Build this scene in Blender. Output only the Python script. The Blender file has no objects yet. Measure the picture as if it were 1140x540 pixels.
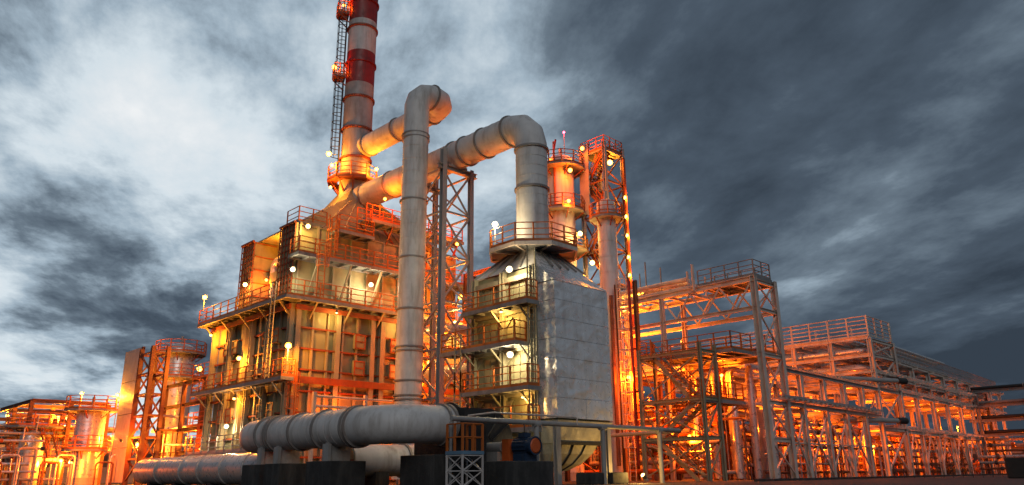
import bpy, math, random
from mathutils import Vector, Matrix

random.seed(7)
scene = bpy.context.scene
COL = scene.collection
R = math.radians

# ------------------------------------------------------------------ camera
FPX, PITCH, ROLL, PHI, CAMH = 845.0, R(17.0), R(0.6), R(46.0), 0.5
F0 = Vector((math.cos(PHI), math.sin(PHI), 0)); R0 = Vector((math.sin(PHI), -math.cos(PHI), 0)); ZU = Vector((0, 0, 1))
CF = F0 * math.cos(PITCH) + ZU * math.sin(PITCH)
CU0 = -F0 * math.sin(PITCH) + ZU * math.cos(PITCH)
CR = R0 * math.cos(ROLL) - CU0 * math.sin(ROLL)
CU = CU0 * math.cos(ROLL) + R0 * math.sin(ROLL)
CAM = Vector((0, 0, CAMH))
cd = bpy.data.cameras.new('camera'); cam = bpy.data.objects.new('camera', cd); COL.objects.link(cam)
cd.sensor_width = 36.0; cd.lens = 36.0 * FPX / 1140.0; cd.clip_end = 6000; cd.clip_start = 0.1
m = Matrix((CR, CU, -CF)).transposed().to_4x4(); m.translation = CAM
cam.matrix_world = m
scene.camera = cam
def ray(u, v): return CF + CR * ((u - 570) / FPX) + CU * ((270 - v) / FPX)
def onX(u, v, x): q = ray(u, v); return CAM + q * (x / q.x)
def onY(u, v, y): q = ray(u, v); return CAM + q * (y / q.y)
def onD(u, v, d): return CAM + ray(u, v) * d
def onXY(u, v, x, y): q = ray(u, v); return CAM + q * ((x * q.x + y * q.y) / (q.x ** 2 + q.y ** 2))

# ------------------------------------------------------------------ render settings
scene.view_settings.view_transform = 'Standard'; scene.view_settings.look = 'None'
scene.view_settings.gamma = 1; scene.view_settings.exposure = 0.0; scene.view_settings.use_curve_mapping = False
scene.render.engine = 'CYCLES'
cy = scene.cycles
cy.use_denoising = True; cy.max_bounces = 6; cy.diffuse_bounces = 3; cy.glossy_bounces = 3
cy.sample_clamp_indirect = 3.0; cy.caustics_reflective = False; cy.caustics_refractive = False

# ------------------------------------------------------------------ node helper
class NT:
    def __init__(s, tree): s.t = tree; tree.nodes.clear()
    def n(s, typ, **kw):
        nd = s.t.nodes.new(typ)
        for k, v in kw.items():
            if k.startswith('i_'):
                key = k[2:]; key = int(key) if key.isdigit() else key.replace('_', ' ')
                if isinstance(v, bpy.types.NodeSocket): s.t.links.new(v, nd.inputs[key])
                else: nd.inputs[key].default_value = v
            else: setattr(nd, k, v)
        return nd
    def math(s, op, a, b=0.0, c=None, clamp=False):
        nd = s.t.nodes.new('ShaderNodeMath'); nd.operation = op; nd.use_clamp = clamp
        for i, x in enumerate((a, b) if c is None else (a, b, c)):
            if isinstance(x, bpy.types.NodeSocket): s.t.links.new(x, nd.inputs[i])
            else: nd.inputs[i].default_value = x
        return nd.outputs[0]
    def ramp(s, fac, stops, interp='LINEAR'):
        nd = s.t.nodes.new('ShaderNodeValToRGB'); s.t.links.new(fac, nd.inputs[0]); cr = nd.color_ramp; cr.interpolation = interp
        while len(cr.elements) < len(stops): cr.elements.new(0.5)
        for e, (p, c) in zip(cr.elements, stops): e.position = p; e.color = (*c, 1) if len(c) == 3 else c
        return nd.outputs[0]
    def mix(s, f, a, b, mode='MIX'):
        nd = s.t.nodes.new('ShaderNodeMix'); nd.data_type = 'RGBA'; nd.blend_type = mode
        for i, x in ((0, f), (6, a), (7, b)):
            if isinstance(x, bpy.types.NodeSocket): s.t.links.new(x, nd.inputs[i])
            else: nd.inputs[i].default_value = x if i == 0 else ((*x, 1) if len(x) == 3 else x)
        return nd.outputs[2]
    def link(s, a, b): s.t.links.new(a, b)

# ------------------------------------------------------------------ world: dusk sky under broken streaky cloud
SUN_EL, SUN_LEFT = R(30), R(184)            # soft fill sun set behind the camera to light both visible faces
sun_ang = PHI + SUN_LEFT
SUND = Vector((math.cos(sun_ang) * math.cos(SUN_EL), math.sin(sun_ang) * math.cos(SUN_EL), math.sin(SUN_EL)))
world = bpy.data.worlds.new('World'); scene.world = world; world.use_nodes = True
w = NT(world.node_tree)
tc = w.n('ShaderNodeTexCoord').outputs['Generated']
sep = w.n('ShaderNodeSeparateXYZ', i_0=tc)
dz = w.math('ADD', w.math('MAXIMUM', sep.outputs[2], 0.0), 0.13)
px = w.math('DIVIDE', sep.outputs[0], dz); py = w.math('DIVIDE', sep.outputs[1], dz)
flat = w.n('ShaderNodeCombineXYZ', i_0=px, i_1=py, i_2=0.0).outputs[0]
WIND = R(46 + 14)
mp = w.n('ShaderNodeMapping', vector_type='TEXTURE', i_Vector=flat, i_Rotation=(0, 0, WIND), i_Scale=(1.55, 1.0, 1.0), i_Location=(0.9, -0.4, 0))
big = w.n('ShaderNodeTexNoise', noise_dimensions='2D', i_Vector=mp.outputs[0], i_Scale=0.72, i_Detail=4.0, i_Roughness=0.5, i_Distortion=0.0).outputs[0]
fine = w.n('ShaderNodeTexNoise', noise_dimensions='2D', i_Vector=mp.outputs[0], i_Scale=2.3, i_Detail=12.0, i_Roughness=0.61, i_Distortion=0.10).outputs[0]
# broad glow where the sun went down behind the cloud
gd = ray(165, 225).normalized()
dot = w.n('ShaderNodeVectorMath', operation='DOT_PRODUCT', i_0=tc, i_1=tuple(gd)).outputs['Value']
glow = w.n('ShaderNodeMapRange', interpolation_type='SMOOTHSTEP', i_0=dot, i_1=0.76, i_2=1.0, i_3=0.0, i_4=1.0).outputs[0]
nn = w.math('ADD', w.math('MULTIPLY', big, 0.50), w.math('MULTIPLY', fine, 0.50))
fac = w.math('ADD', w.math('MULTIPLY', w.math('SUBTRACT', nn, 0.5), w.math('MULTIPLY_ADD', glow, 1.15, 1.2)), 0.55)
fac = w.math('ADD', fac, w.math('MULTIPLY', glow, 0.30))
lowd = w.n('ShaderNodeMapRange', interpolation_type='SMOOTHSTEP', i_0=sep.outputs[2], i_1=0.02, i_2=0.30, i_3=0.17, i_4=0.0).outputs[0]
fac = w.math('SUBTRACT', fac, lowd)
fac = w.math('MULTIPLY', fac, 0.80)
cloud = w.ramp(fac, [(0.30, (0.036, 0.051, 0.072)), (0.43, (0.070, 0.097, 0.132)), (0.53, (0.145, 0.192, 0.242)), (0.64, (0.36, 0.455, 0.54)), (0.78, (0.70, 0.79, 0.85)), (0.98, (0.97, 0.99, 1.0))])
sky = w.n('ShaderNodeTexSky', sky_type='NISHITA', sun_disc=False, sun_elevation=SUN_EL, sun_rotation=math.pi / 2 - sun_ang)
skyc = w.mix(1.0, sky.outputs[0], (0.05, 0.05, 0.05), 'MULTIPLY')
gap = w.n('ShaderNodeMapRange', interpolation_type='SMOOTHSTEP', i_0=fac, i_1=0.60, i_2=0.92, i_3=0.0, i_4=0.12).outputs[0]
col = w.mix(gap, cloud, skyc)
bg = w.n('ShaderNodeBackground', i_Color=col, i_Strength=1.0)
out = w.n('ShaderNodeOutputWorld'); w.link(bg.outputs[0], out.inputs[0])

sl = bpy.data.lights.new('sun', 'SUN'); sl.energy = 0.55; sl.angle = R(30); sl.color = (1.0, 0.95, 0.90)
so = bpy.data.objects.new('sun', sl); COL.objects.link(so)
so.rotation_euler = (SUND).to_track_quat('Z', 'Y').to_euler()

# ------------------------------------------------------------------ materials
def surf(name, base, rough=0.6, metal=0.0, var=0.25, scale=1.2, dirt=None, dirt_amt=0.4, bump=0.05, bscale=8.0, streak=True, crumple=0.0):
    mt = bpy.data.materials.new(name); mt.use_nodes = True; t = NT(mt.node_tree)
    pos = t.n('ShaderNodeNewGeometry').outputs['Position']
    n1 = t.n('ShaderNodeTexNoise', i_Vector=pos, i_Scale=scale, i_Detail=6.0, i_Roughness=0.6).outputs[0]
    lo = tuple(c * (1 - var) for c in base); hi = tuple(min(0.95, c * (1 + var * 0.7)) for c in base)
    c = t.ramp(n1, [(0.3, lo), (0.7, hi)])
    if dirt:
        mp_ = t.n('ShaderNodeMapping', i_Vector=pos, i_Scale=(2.2, 2.2, 0.35 if streak else 2.2)).outputs[0]
        n2 = t.n('ShaderNodeTexNoise', i_Vector=mp_, i_Scale=1.0, i_Detail=5.0, i_Roughness=0.65).outputs[0]
        f = t.n('ShaderNodeMapRange', i_0=n2, i_1=0.48, i_2=0.72, i_3=0.0, i_4=dirt_amt).outputs[0]
        c = t.mix(f, c, dirt)
    b = t.n('ShaderNodeBsdfPrincipled', i_Base_Color=c, i_Metallic=metal)
    nr = t.n('ShaderNodeTexNoise', i_Vector=pos, i_Scale=scale * 2.3, i_Detail=4.0).outputs[0]
    t.link(t.n('ShaderNodeMapRange', i_0=nr, i_1=0.3, i_2=0.7, i_3=max(0.05, rough - 0.12), i_4=min(1, rough + 0.12)).outputs[0], b.inputs['Roughness'])
    hgt = t.n('ShaderNodeTexNoise', i_Vector=pos, i_Scale=bscale, i_Detail=4.0).outputs[0]
    bp = t.n('ShaderNodeBump', i_Strength=0.4, i_Distance=bump, i_Height=hgt)
    nrm = bp.outputs[0]
    if crumple:
        h2 = t.n('ShaderNodeTexNoise', i_Vector=pos, i_Scale=0.95, i_Detail=2.0, i_Roughness=0.4, i_Distortion=0.5).outputs[0]
        b2 = t.n('ShaderNodeBump', i_Strength=1.0, i_Distance=crumple, i_Height=h2, i_Normal=nrm); nrm = b2.outputs[0]
    t.link(nrm, b.inputs['Normal'])
    o = t.n('ShaderNodeOutputMaterial'); t.link(b.outputs[0], o.inputs[0])
    return mt
def glowmat(name, color, strength):
    mt = bpy.data.materials.new(name); mt.use_nodes = True; t = NT(mt.node_tree)
    e = t.n('ShaderNodeEmission', i_Color=(*color, 1), i_Strength=strength)
    o = t.n('ShaderNodeOutputMaterial'); t.link(e.outputs[0], o.inputs[0])
    mt.cycles.emission_sampling = 'NONE'
    return mt
RUST = (0.17, 0.075, 0.03)
M = dict(
    ground=surf('ground_gravel', (0.05, 0.047, 0.043), 0.9, var=0.5, scale=0.6, dirt=(0.09, 0.075, 0.05), bump=0.06, bscale=3.0, streak=False),
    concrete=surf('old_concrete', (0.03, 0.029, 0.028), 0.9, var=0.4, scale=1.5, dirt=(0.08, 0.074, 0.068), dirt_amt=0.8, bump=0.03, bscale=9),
    duct=surf('grey_duct_paint', (0.59, 0.57, 0.555), 0.56, var=0.14, scale=0.9, dirt=(0.22, 0.175, 0.14), dirt_amt=0.62, bump=0.012, bscale=3, metal=0.0),
    ring=surf('dark_flange_steel', (0.24, 0.22, 0.21), 0.55, var=0.2, dirt=RUST, dirt_amt=0.4),
    stackgrey=surf('sooty_stack_paint', (0.40, 0.34, 0.32), 0.55, var=0.2, dirt=(0.20, 0.13, 0.10), dirt_amt=0.7, bump=0.01),
    red=surf('chimney_red_paint', (0.27, 0.018, 0.014), 0.5, var=0.25, dirt=(0.09, 0.02, 0.015), dirt_amt=0.7, bump=0.01),
    white=surf('chimney_white_paint', (0.60, 0.56, 0.54), 0.5, var=0.16, dirt=(0.28, 0.20, 0.16), dirt_amt=0.7, bump=0.01),
    panel=surf('furnace_panel_paint', (0.27, 0.25, 0.145), 0.6, var=0.25, scale=0.8, dirt=(0.15, 0.11, 0.06), dirt_amt=0.6, bump=0.015, bscale=4),
    frame=surf('furnace_column_paint', (0.30, 0.275, 0.19), 0.55, var=0.15, dirt=RUST, dirt_amt=0.5),
    rib=surf('orange_rib_paint', (0.27, 0.055, 0.012), 0.55, var=0.3, dirt=(0.12, 0.05, 0.03), dirt_amt=0.5),
    rust=surf('rust_brown_steel', (0.17, 0.06, 0.025), 0.6, var=0.3, dirt=(0.09, 0.045, 0.03), dirt_amt=0.5),
    rack=surf('rack_steel_paint', (0.58, 0.51, 0.45), 0.5, var=0.18, dirt=(0.20, 0.12, 0.08), dirt_amt=0.5),
    rail=surf('orange_rail_paint', (0.48, 0.115, 0.012), 0.5, var=0.2, dirt=(0.2, 0.07, 0.03), dirt_amt=0.4),
    deck=surf('grey_deck_steel', (0.23, 0.23, 0.235), 0.65, var=0.25, dirt=(0.10, 0.09, 0.08), dirt_amt=0.5),
    grey=surf('grey_steel_paint', (0.33, 0.32, 0.31), 0.5, var=0.15, dirt=(0.16, 0.11, 0.08), dirt_amt=0.45),
    pale=surf('pale_steel_paint', (0.60, 0.50, 0.43), 0.5, var=0.15, dirt=(0.24, 0.15, 0.10), dirt_amt=0.45),
    green=surf('olive_steel_paint', (0.32, 0.29, 0.19), 0.55, var=0.2, dirt=RUST, dirt_amt=0.4),
    clad=surf('aluminium_cladding', (0.84, 0.84, 0.85), 0.33, metal=0.35, var=0.12, scale=1.6, dirt=(0.44, 0.40, 0.37), dirt_amt=0.4, bump=0.006, bscale=5, crumple=0.20),
    foil=surf('crumpled_foil_cladding', (0.78, 0.78, 0.78), 0.28, metal=0.45, var=0.1, scale=1.6, bump=0.006, bscale=5, crumple=0.20),
    silver=surf('insulation_jacket', (0.66, 0.64, 0.62), 0.32, metal=0.5, var=0.12, dirt=(0.36, 0.28, 0.2), dirt_amt=0.3, bump=0.012, bscale=4),
    hopper=surf('hopper_steel', (0.42, 0.40, 0.33), 0.5, var=0.2, dirt=(0.12, 0.09, 0.06), dirt_amt=0.6),
    fan=surf('black_fan_paint', (0.022, 0.021, 0.02), 0.6, var=0.3, dirt=(0.05, 0.03, 0.02), dirt_amt=0.4),
    blue=surf('blue_motor_paint', (0.015, 0.035, 0.075), 0.45, var=0.2, dirt=(0.05, 0.04, 0.03), dirt_amt=0.4),
    guard=surf('orange_guard_paint', (0.55, 0.10, 0.02), 0.45, var=0.15),
    bluedeck=surf('blue_deck_edge', (0.12, 0.22, 0.32), 0.5, var=0.15),
    brick=surf('building_wall_render', (0.34, 0.28, 0.22), 0.8, var=0.2, dirt=(0.2, 0.14, 0.1), dirt_amt=0.5),
    dark=surf('dark_housing', (0.05, 0.05, 0.05), 0.5, var=0.2),
    sodium=glowmat('sodium_lens', (1.0, 0.45, 0.07), 8.0),
    amber=glowmat('amber_lens', (1.0, 0.55, 0.12), 8.0),
    warm=glowmat('warm_lens', (1.0, 0.7, 0.25), 8.0),
    cool=glowmat('white_lens', (1.0, 0.84, 0.45), 6.0),
    beacon=glowmat('red_beacon_lens', (1.0, 0.06, 0.12), 18.0),
)

# ------------------------------------------------------------------ object helpers
ORG = {}
def org(p): return ORG[p] if p is not None else Vector((0, 0, 0))
USED = {}
def tag(o, label, cat, group=None):
    o['label'] = label; o['category'] = cat; o['kind'] = 'thing'
    USED[label] = USED.get(label, 0) + 1
    if group: o['group'] = group
    return o
def thing(name, label, cat, base, group=None):
    o = bpy.data.objects.new(name, None); COL.objects.link(o)
    o.empty_display_size = 0.3; o.location = base; ORG[o] = Vector(base)
    return tag(o, label, cat, group)
def link(name, me, parent, loc=None, rot=None, scale=None):
    o = bpy.data.objects.new(name, me); COL.objects.link(o); o.parent = parent
    ORG[o] = org(parent)
    if loc is not None: o.location = Vector(loc) - org(parent)
    if rot is not None: o.rotation_mode = 'QUATERNION'; o.rotation_quaternion = rot
    if scale is not None: o.scale = scale
    return o

class MB:
    def __init__(s): s.v = []; s.f = []
    def add(s, vs, fs):
        k = len(s.v); s.v += [Vector(v) for v in vs]; s.f += [tuple(i + k for i in f) for f in fs]; return s
    def box(s, x0, x1, y0, y1, z0, z1):
        return s.add([(x0, y0, z0), (x1, y0, z0), (x1, y1, z0), (x0, y1, z0), (x0, y0, z1), (x1, y0, z1), (x1, y1, z1), (x0, y1, z1)],
                     [(3, 2, 1, 0), (4, 5, 6, 7), (0, 1, 5, 4), (1, 2, 6, 5), (2, 3, 7, 6), (3, 0, 4, 7)])
    def bar(s, p, q, w, h=None):
        p, q = Vector(p), Vector(q); h = h or w; d = (q - p).normalized()
        up = Vector((0, 0, 1)) if abs(d.z) < 0.95 else Vector((0, 1, 0))
        a = d.cross(up).normalized() * w / 2; b = a.cross(d).normalized() * h / 2
        vs = [c + sa * a + sb * b for c in (p, q) for sa, sb in ((-1, -1), (1, -1), (1, 1), (-1, 1))]
        return s.add(vs, [(3, 2, 1, 0), (4, 5, 6, 7), (0, 1, 5, 4), (1, 2, 6, 5), (2, 3, 7, 6), (3, 0, 4, 7)])
    def sweep(s, pts, radii, n=16, caps=True):
        pts = [Vector(p) for p in pts]
        if not isinstance(radii, (list, tuple)): radii = [radii] * len(pts)
        k = len(s.v); d0 = (pts[1] - pts[0]).normalized()
        up = Vector((0, 0, 1)) if abs(d0.z) < 0.9 else Vector((1, 0, 0))
        a = d0.cross(up).normalized(); N = len(pts)
        for i, p in enumerate(pts):
            if i == 0: d = d0; sc = 1
            elif i == N - 1: d = (pts[i] - pts[i - 1]).normalized()
            else:
                e0 = (pts[i] - pts[i - 1]).normalized(); e1 = (pts[i + 1] - pts[i]).normalized(); d = (e0 + e1).normalized()
            a = (a - d * a.dot(d)).normalized(); b = d.cross(a)
            for j in range(n):
                t = 2 * math.pi * j / n; s.v.append(p + (a * math.cos(t) + b * math.sin(t)) * radii[i])
        for i in range(N - 1):
            for j in range(n):
                j2 = (j + 1) % n; s.f.append((k + i * n + j, k + i * n + j2, k + (i + 1) * n + j2, k + (i + 1) * n + j))
        if caps:
            s.f.append(tuple(k + j for j in reversed(range(n)))); s.f.append(tuple(k + (N - 1) * n + j for j in range(n)))
        return s
    def tube(s, p, q, r, n=8): return s.sweep([p, q], r, n)
    def build(s, name, mat, parent=None, smooth=False, kind=None):
        og = org(parent); me = bpy.data.meshes.new(name)
        me.from_pydata([tuple(v - og) for v in s.v], [], s.f); me.materials.append(mat); me.update()
        if smooth:
            me.polygons.foreach_set('use_smooth', [True] * len(me.polygons)); me.set_sharp_from_angle(angle=R(38))
        o = bpy.data.objects.new(name, me); COL.objects.link(o); o.parent = parent; ORG[o] = og
        if kind: o['kind'] = kind
        return o
UNIT = {}
def unit(kind, mat):
    key = (kind, mat.name)
    if key in UNIT: return UNIT[key]
    b = MB(); sm = False
    if kind == 'box': b.box(-.5, .5, -.5, .5, -.5, .5)
    elif kind == 'tube': b.sweep([(0, 0, -.5), (0, 0, .5)], 0.5, 12); sm = True
    elif kind == 'i':
        t = 0.12; pr = [(-.5, -.5), (.5, -.5), (.5, -.5 + t), (t / 2, -.5 + t), (t / 2, .5 - t), (.5, .5 - t), (.5, .5), (-.5, .5), (-.5, .5 - t), (-t / 2, .5 - t), (-t / 2, -.5 + t), (-.5, -.5 + t)]
        b.v = [Vector((x, y, z)) for z in (-.5, .5) for x, y in pr]; n = 12
        b.f = [tuple(reversed(range(n))), tuple(range(n, 2 * n))] + [(j, (j + 1) % n, n + (j + 1) % n, n + j) for j in range(n)]
    me = bpy.data.meshes.new('unit_' + kind); me.from_pydata([tuple(v) for v in b.v], [], b.f); me.materials.append(mat); me.update()
    if sm: me.polygons.foreach_set('use_smooth', [True] * len(me.polygons)); me.set_sharp_from_angle(angle=R(38))
    UNIT[key] = me; return me
def box(name, x0, x1, y0, y1, z0, z1, mat, parent):
    return link(name, unit('box', mat), parent, ((x0 + x1) / 2, (y0 + y1) / 2, (z0 + z1) / 2), None, (x1 - x0, y1 - y0, z1 - z0))
def solid(name, x0, x1, y0, y1, z0, z1, mat, parent): return MB().box(x0, x1, y0, y1, z0, z1).build(name, mat, parent)
def bar(name, p, q, w, mat, parent, h=None, kind='box'):
    p, q = Vector(p), Vector(q); h = h or w; d = q - p; L = d.length; d.normalize()
    up = Vector((0, 0, 1)) if abs(d.z) < 0.95 else Vector((0, 1, 0))
    a = d.cross(up).normalized(); b = d.cross(a)
    rot = Matrix((a, b, d)).transposed().to_quaternion()
    return link(name, unit(kind, mat), parent, (p + q) / 2, rot, (w, h, L))
def pipe(name, p, q, r, mat, parent): return bar(name, p, q, 2 * r, mat, parent, kind='tube')

def fillet(pts, rad, seg=4):
    pts = [Vector(p) for p in pts]; out_ = [pts[0]]
    for i in range(1, len(pts) - 1):
        a, b, c = pts[i - 1], pts[i], pts[i + 1]
        da = (a - b).normalized(); dc = (c - b).normalized(); ang = da.angle(dc)
        if ang > 3.13: continue
        rr = rad[i - 1] if isinstance(rad, (list, tuple)) else rad
        t = rr / math.tan(ang / 2); cen = b + (da + dc).normalized() * (rr / math.sin(ang / 2))
        s0 = b + da * t - cen; s1 = b + dc * t - cen; tot = s0.angle(s1); ax = s0.cross(s1).normalized()
        for k in range(seg + 1): out_.append(cen + Matrix.Rotation(tot * k / seg, 3, ax) @ s0)
    out_.append(pts[-1]); return out_
def ring(name, c, axis, r, wdt, mat, parent, proud=0.09, n=32):
    c = Vector(c); ax = Vector(axis).normalized(); h = ax * wdt / 2
    b = MB().sweep([c - h, c - h * 0.99, c + h * 0.99, c + h], [r - 0.02, r + proud, r + proud, r - 0.02], n, caps=False)
    return b.build(name, mat, parent, smooth=True)

POST = {}
def railing(parent, pts, mat, h=1.1, sub=True, step=1.2, closed=False, r=0.03, toe=True, mid=2):
    """handrail: rails as the part, posts as sub-parts"""
    pts = [Vector(p) for p in pts]
    if closed: pts = pts + [pts[0]]
    b = MB(); posts = []
    for p, q in zip(pts, pts[1:]):
        L = (q - p).length; n = max(1, round(L / step))
        for k in range(mid + 1):
            z = Vector((0, 0, h * (1 - k / (mid + 1)))); b.tube(p + z, q + z, r, 6)
        if toe: b.bar(p + Vector((0, 0, .09)), q + Vector((0, 0, .09)), 0.015, 0.15)
        posts += [p.lerp(q, k / n) for k in range(n)]
    if not closed: posts.append(pts[-1])
    if not sub:
        for p in posts: b.bar(p, p + Vector((0, 0, h)), r * 2.2)
    o = b.build('railing', mat, parent)
    if sub:
        for p in posts: link('post', unit('box', mat), o, p + Vector((0, 0, h / 2)), None, (r * 2.4, r * 2.4, h))
    return o
def deck(parent, x0, x1, y0, y1, z, t=0.12, mat=None, name='deck'):
    b = MB().box(x0, x1, y0, y1, z - t * 0.4, z)
    e = 0.09
    for a in ((x0 - e / 3, x0 + e, y0 - e / 3, y1 + e / 3), (x1 - e, x1 + e / 3, y0 - e / 3, y1 + e / 3)): b.box(a[0], a[1], a[2], a[3], z - t - 0.09, z + 0.01)
    for a in ((y0 - e / 3, y0 + e), (y1 - e, y1 + e / 3)): b.box(x0 + e * 1.01, x1 - e * 1.01, a[0], a[1], z - t - 0.088, z + 0.008)
    long_y = (y1 - y0) > (x1 - x0); L = (y1 - y0) if long_y else (x1 - x0); n = max(2, int(L / 0.9))
    for k in range(1, n):
        if long_y: c = y0 + L * k / n; b.box(x0 + e * 1.01, x1 - e * 1.01, c - .035, c + .035, z - t - 0.08, z - t * 0.41)
        else: c = x0 + L * k / n; b.box(c - .035, c + .035, y0 + e * 1.01, y1 - e * 1.01, z - t - 0.08, z - t * 0.41)
    return b.build(name, mat or M['deck'], parent)
def ladder(parent, x, y, z0, z1, out_dir, mat, cage=True, wdt=0.5, zc=None):
    """ladder with hoops; out_dir = direction in which the cage bulges"""
    o = Vector(out_dir).normalized(); s = Vector((-o.y, o.x, 0)); c = Vector((x, y, 0)); b = MB()
    for k in (-1, 1): b.bar(c + s * k * wdt / 2 + Vector((0, 0, z0)), c + s * k * wdt / 2 + Vector((0, 0, z1 + 1.0)), 0.06)
    n = int((z1 - z0) / 0.32)
    for k in range(n): z = z0 + 0.3 + k * 0.32; b.bar(c - s * wdt / 2 + Vector((0, 0, z)), c + s * wdt / 2 + Vector((0, 0, z)), 0.03)
    l = b.build('ladder', mat, parent)
    if cage:
        g = MB(); z = (zc if zc is not None else z0 + 2.2)
        prof = [c + s * (math.cos(t) * 0.38) + o * (math.sin(t) * 0.7) for t in [math.pi * k / 6 for k in range(7)]]
        zz = z
        while zz < z1 + 1.0:
            for p, q in zip(prof, prof[1:]): g.bar(p + Vector((0, 0, zz)), q + Vector((0, 0, zz)), 0.02, 0.06)
            zz += 0.75
        for p in prof[::1]: g.bar(p + Vector((0, 0, z)), p + Vector((0, 0, zz - .75)), 0.03)
        g.build('safety_cage', mat, l)
    return l
def lattice(parent, p00, p01, z0, z1, nseg, mat, w=0.09, x=True, name='brace', kind='box'):
    """braces between two vertical columns given by their xy"""
    a, b = Vector((*p00, 0)), Vector((*p01, 0))
    for k in range(nseg):
        za, zb = z0 + (z1 - z0) * k / nseg, z0 + (z1 - z0) * (k + 1) / nseg
        A, B, C_, D_ = a + ZU * za, b + ZU * za, a + ZU * zb, b + ZU * zb
        if x or k % 2 == 0: bar(name, A, D_, w, mat, parent, kind=kind)
        if x:
            off = (ZU.cross((b - a).normalized())) * w * 1.02
            bar(name, B + off, C_ + off, w, mat, parent, kind=kind)
        elif k % 2: bar(name, B, C_, w, mat, parent, kind=kind)
        bar('strut', C_, D_, w * 1.2, mat, parent, kind=kind)

ORD = ['first', 'second', 'third', 'fourth', 'fifth', 'sixth', 'seventh', 'eighth', 'ninth', 'tenth', 'eleventh', 'twelfth', 'thirteenth', 'fourteenth', 'fifteenth', 'sixteenth', 'seventeenth', 'eighteenth', 'nineteenth', 'twentieth', 'twenty-first', 'twenty-second', 'twenty-third', 'twenty-fourth']

LCOL = dict(sodium=(1.0, 0.135, 0.004), amber=(1.0, 0.31, 0.02), warm=(1.0, 0.56, 0.13), cool=(1.0, 0.80, 0.45), beacon=(1, .05, .08))
def lamp(p, label, kind='warm', power=500, aim=None, pole=0.0, size=0.17, group='floodlights on the plant', name='flood_lamp', rad=0.12):
    """lamp head: bracket, housing, lens, and its light just in front of the lens"""
    p = Vector(p); size *= 0.66
    d = Vector(aim) if aim else (CAM + Vector((0, 0, 2)) - p)
    if not aim: d.z = 0; d.normalize(); d = d + Vector((0, 0, -0.55))
    d.normalize()
    t = thing(name, label, 'lamp', p, group)
    b = MB().sweep([p - d * 0.24, p - d * 0.2, p - d * 0.02], [size * .5, size * .8, size * 1.25], 10); b.build('housing', M['dark'], t, smooth=True)
    b = MB(); ns = 5
    pr = [(math.sin(k / ns * math.pi / 2), math.cos(k / ns * math.pi / 2)) for k in range(ns + 1)]
    b.sweep([p + d * (s_ * size * 0.8) for s_, c_ in pr], [max(0.004, c_ * size) for s_, c_ in pr], 12); b.build('lens', M[kind], t, smooth=True)
    if pole:
        bb = MB().tube(p - d * 0.12 + Vector((0, 0, -pole)), p - d * 0.12, 0.035, 6); bb.build('pole', M['grey'], t)
    else:
        bb = MB().bar(p - d * 0.2, p - d * 0.45 + Vector((0, 0, 0.04)), 0.05); bb.build('bracket', M['grey'], t)
    l = bpy.data.lights.new('lamp_light', 'POINT'); l.energy = power; l.color = LCOL[kind]; l.shadow_soft_size = rad
    lo = bpy.data.objects.new('lamp_light', l); COL.objects.link(lo); lo.parent = t; lo.location = d * (size + rad + 0.06)
    return t

# ================================================================== THE SETTING
g = MB(); N = 24
xs = [-900 + 3000 * (i / N) for i in range(N + 1)]
g.add([(x, y, 0) for y in xs for x in xs], [(j * (N + 1) + i, j * (N + 1) + i + 1, (j + 1) * (N + 1) + i + 1, (j + 1) * (N + 1) + i) for j in range(N) for i in range(N)])
gr = g.build('ground', M['ground']); gr['kind'] = 'structure'; gr['label'] = 'dark bare gravel ground under the whole plant'

# ================================================================== FURNACE
X0, X1, Y0, Y1 = 23.4, 37.6, 44.7, 56.4
fu = thing('heater_furnace', 'large olive panelled furnace block with orange railed platforms, left of the tall grey pipe', 'furnace', (30.5, 50.5, 0))
box('body', X0 + .25, X1 - .25, Y0 + .25, Y1 - .25, 0, 11.3, M['panel'], fu)
rows = [0.3 + 1.36 * k for k in range(9)]
def panel_face(face, a0, a1, ncol, zs, plane, into, mat, skip=()):
    stp = (a1 - a0) / ncol
    for i in range(ncol):
        for j in range(len(zs) - 1):
            if (i, j) in skip: continue
            lo, hi = a0 + stp * i + .09, a0 + stp * (i + 1) - .09; zl, zh = zs[j] + .09, zs[j + 1] - .09
            dep = 0.10 + random.uniform(-.025, .025)
            if face == 'x': box('panel', plane + dep, plane + .30, lo, hi, zl, zh, mat, fu)
            else: box('panel', lo, hi, plane + dep, plane + .30, zl, zh, mat, fu)
panel_face('x', Y0 + .3, Y1 - .3, 8, rows, X0, 1, M['panel'])
panel_face('y', X0 + .3, X1 - .3, 12, rows, Y0, 1, M['panel'])
for z in rows:
    bar('rib', (X0 + .0, Y0 + .1, z), (X0 + .0, Y1 - .1, z), 0.22, M['rib'], fu, 0.11)
    bar('rib', (X0 + .1, Y0 + .0, z), (X1 - .1, Y0 + .0, z), 0.22, M['rib'], fu, 0.11)
for k in range(9):
    y = Y0 + .3 + k * (Y1 - Y0 - .6) / 8; bar('stiffener', (X0 + .0, y, .2), (X0 + .0, y, 11.25), 0.13, M['frame'], fu, .2)
for k in range(13):
    x = X0 + .3 + k * (X1 - X0 - .6) / 12; bar('stiffener', (x, Y0 + .0, .2), (x, Y0 + .0, 11.25), 0.13, M['frame'], fu, .2)
for y in (Y0 - .02, Y0 + 2.95, 50.1, 51.0, Y1 - 2.9, Y1 - .1): bar('column', (X0 - .16, y, 0), (X0 - .16, y, 11.3), 0.34, M['frame'], fu, kind='i')
for x in (X0 + .22, 26.6, 29.35, 30.15, 33.4, 37.3): bar('column', (x, Y0 - .18, 0), (x, Y0 - .18, 11.3), 0.34, M['frame'], fu, kind='i')
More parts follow.
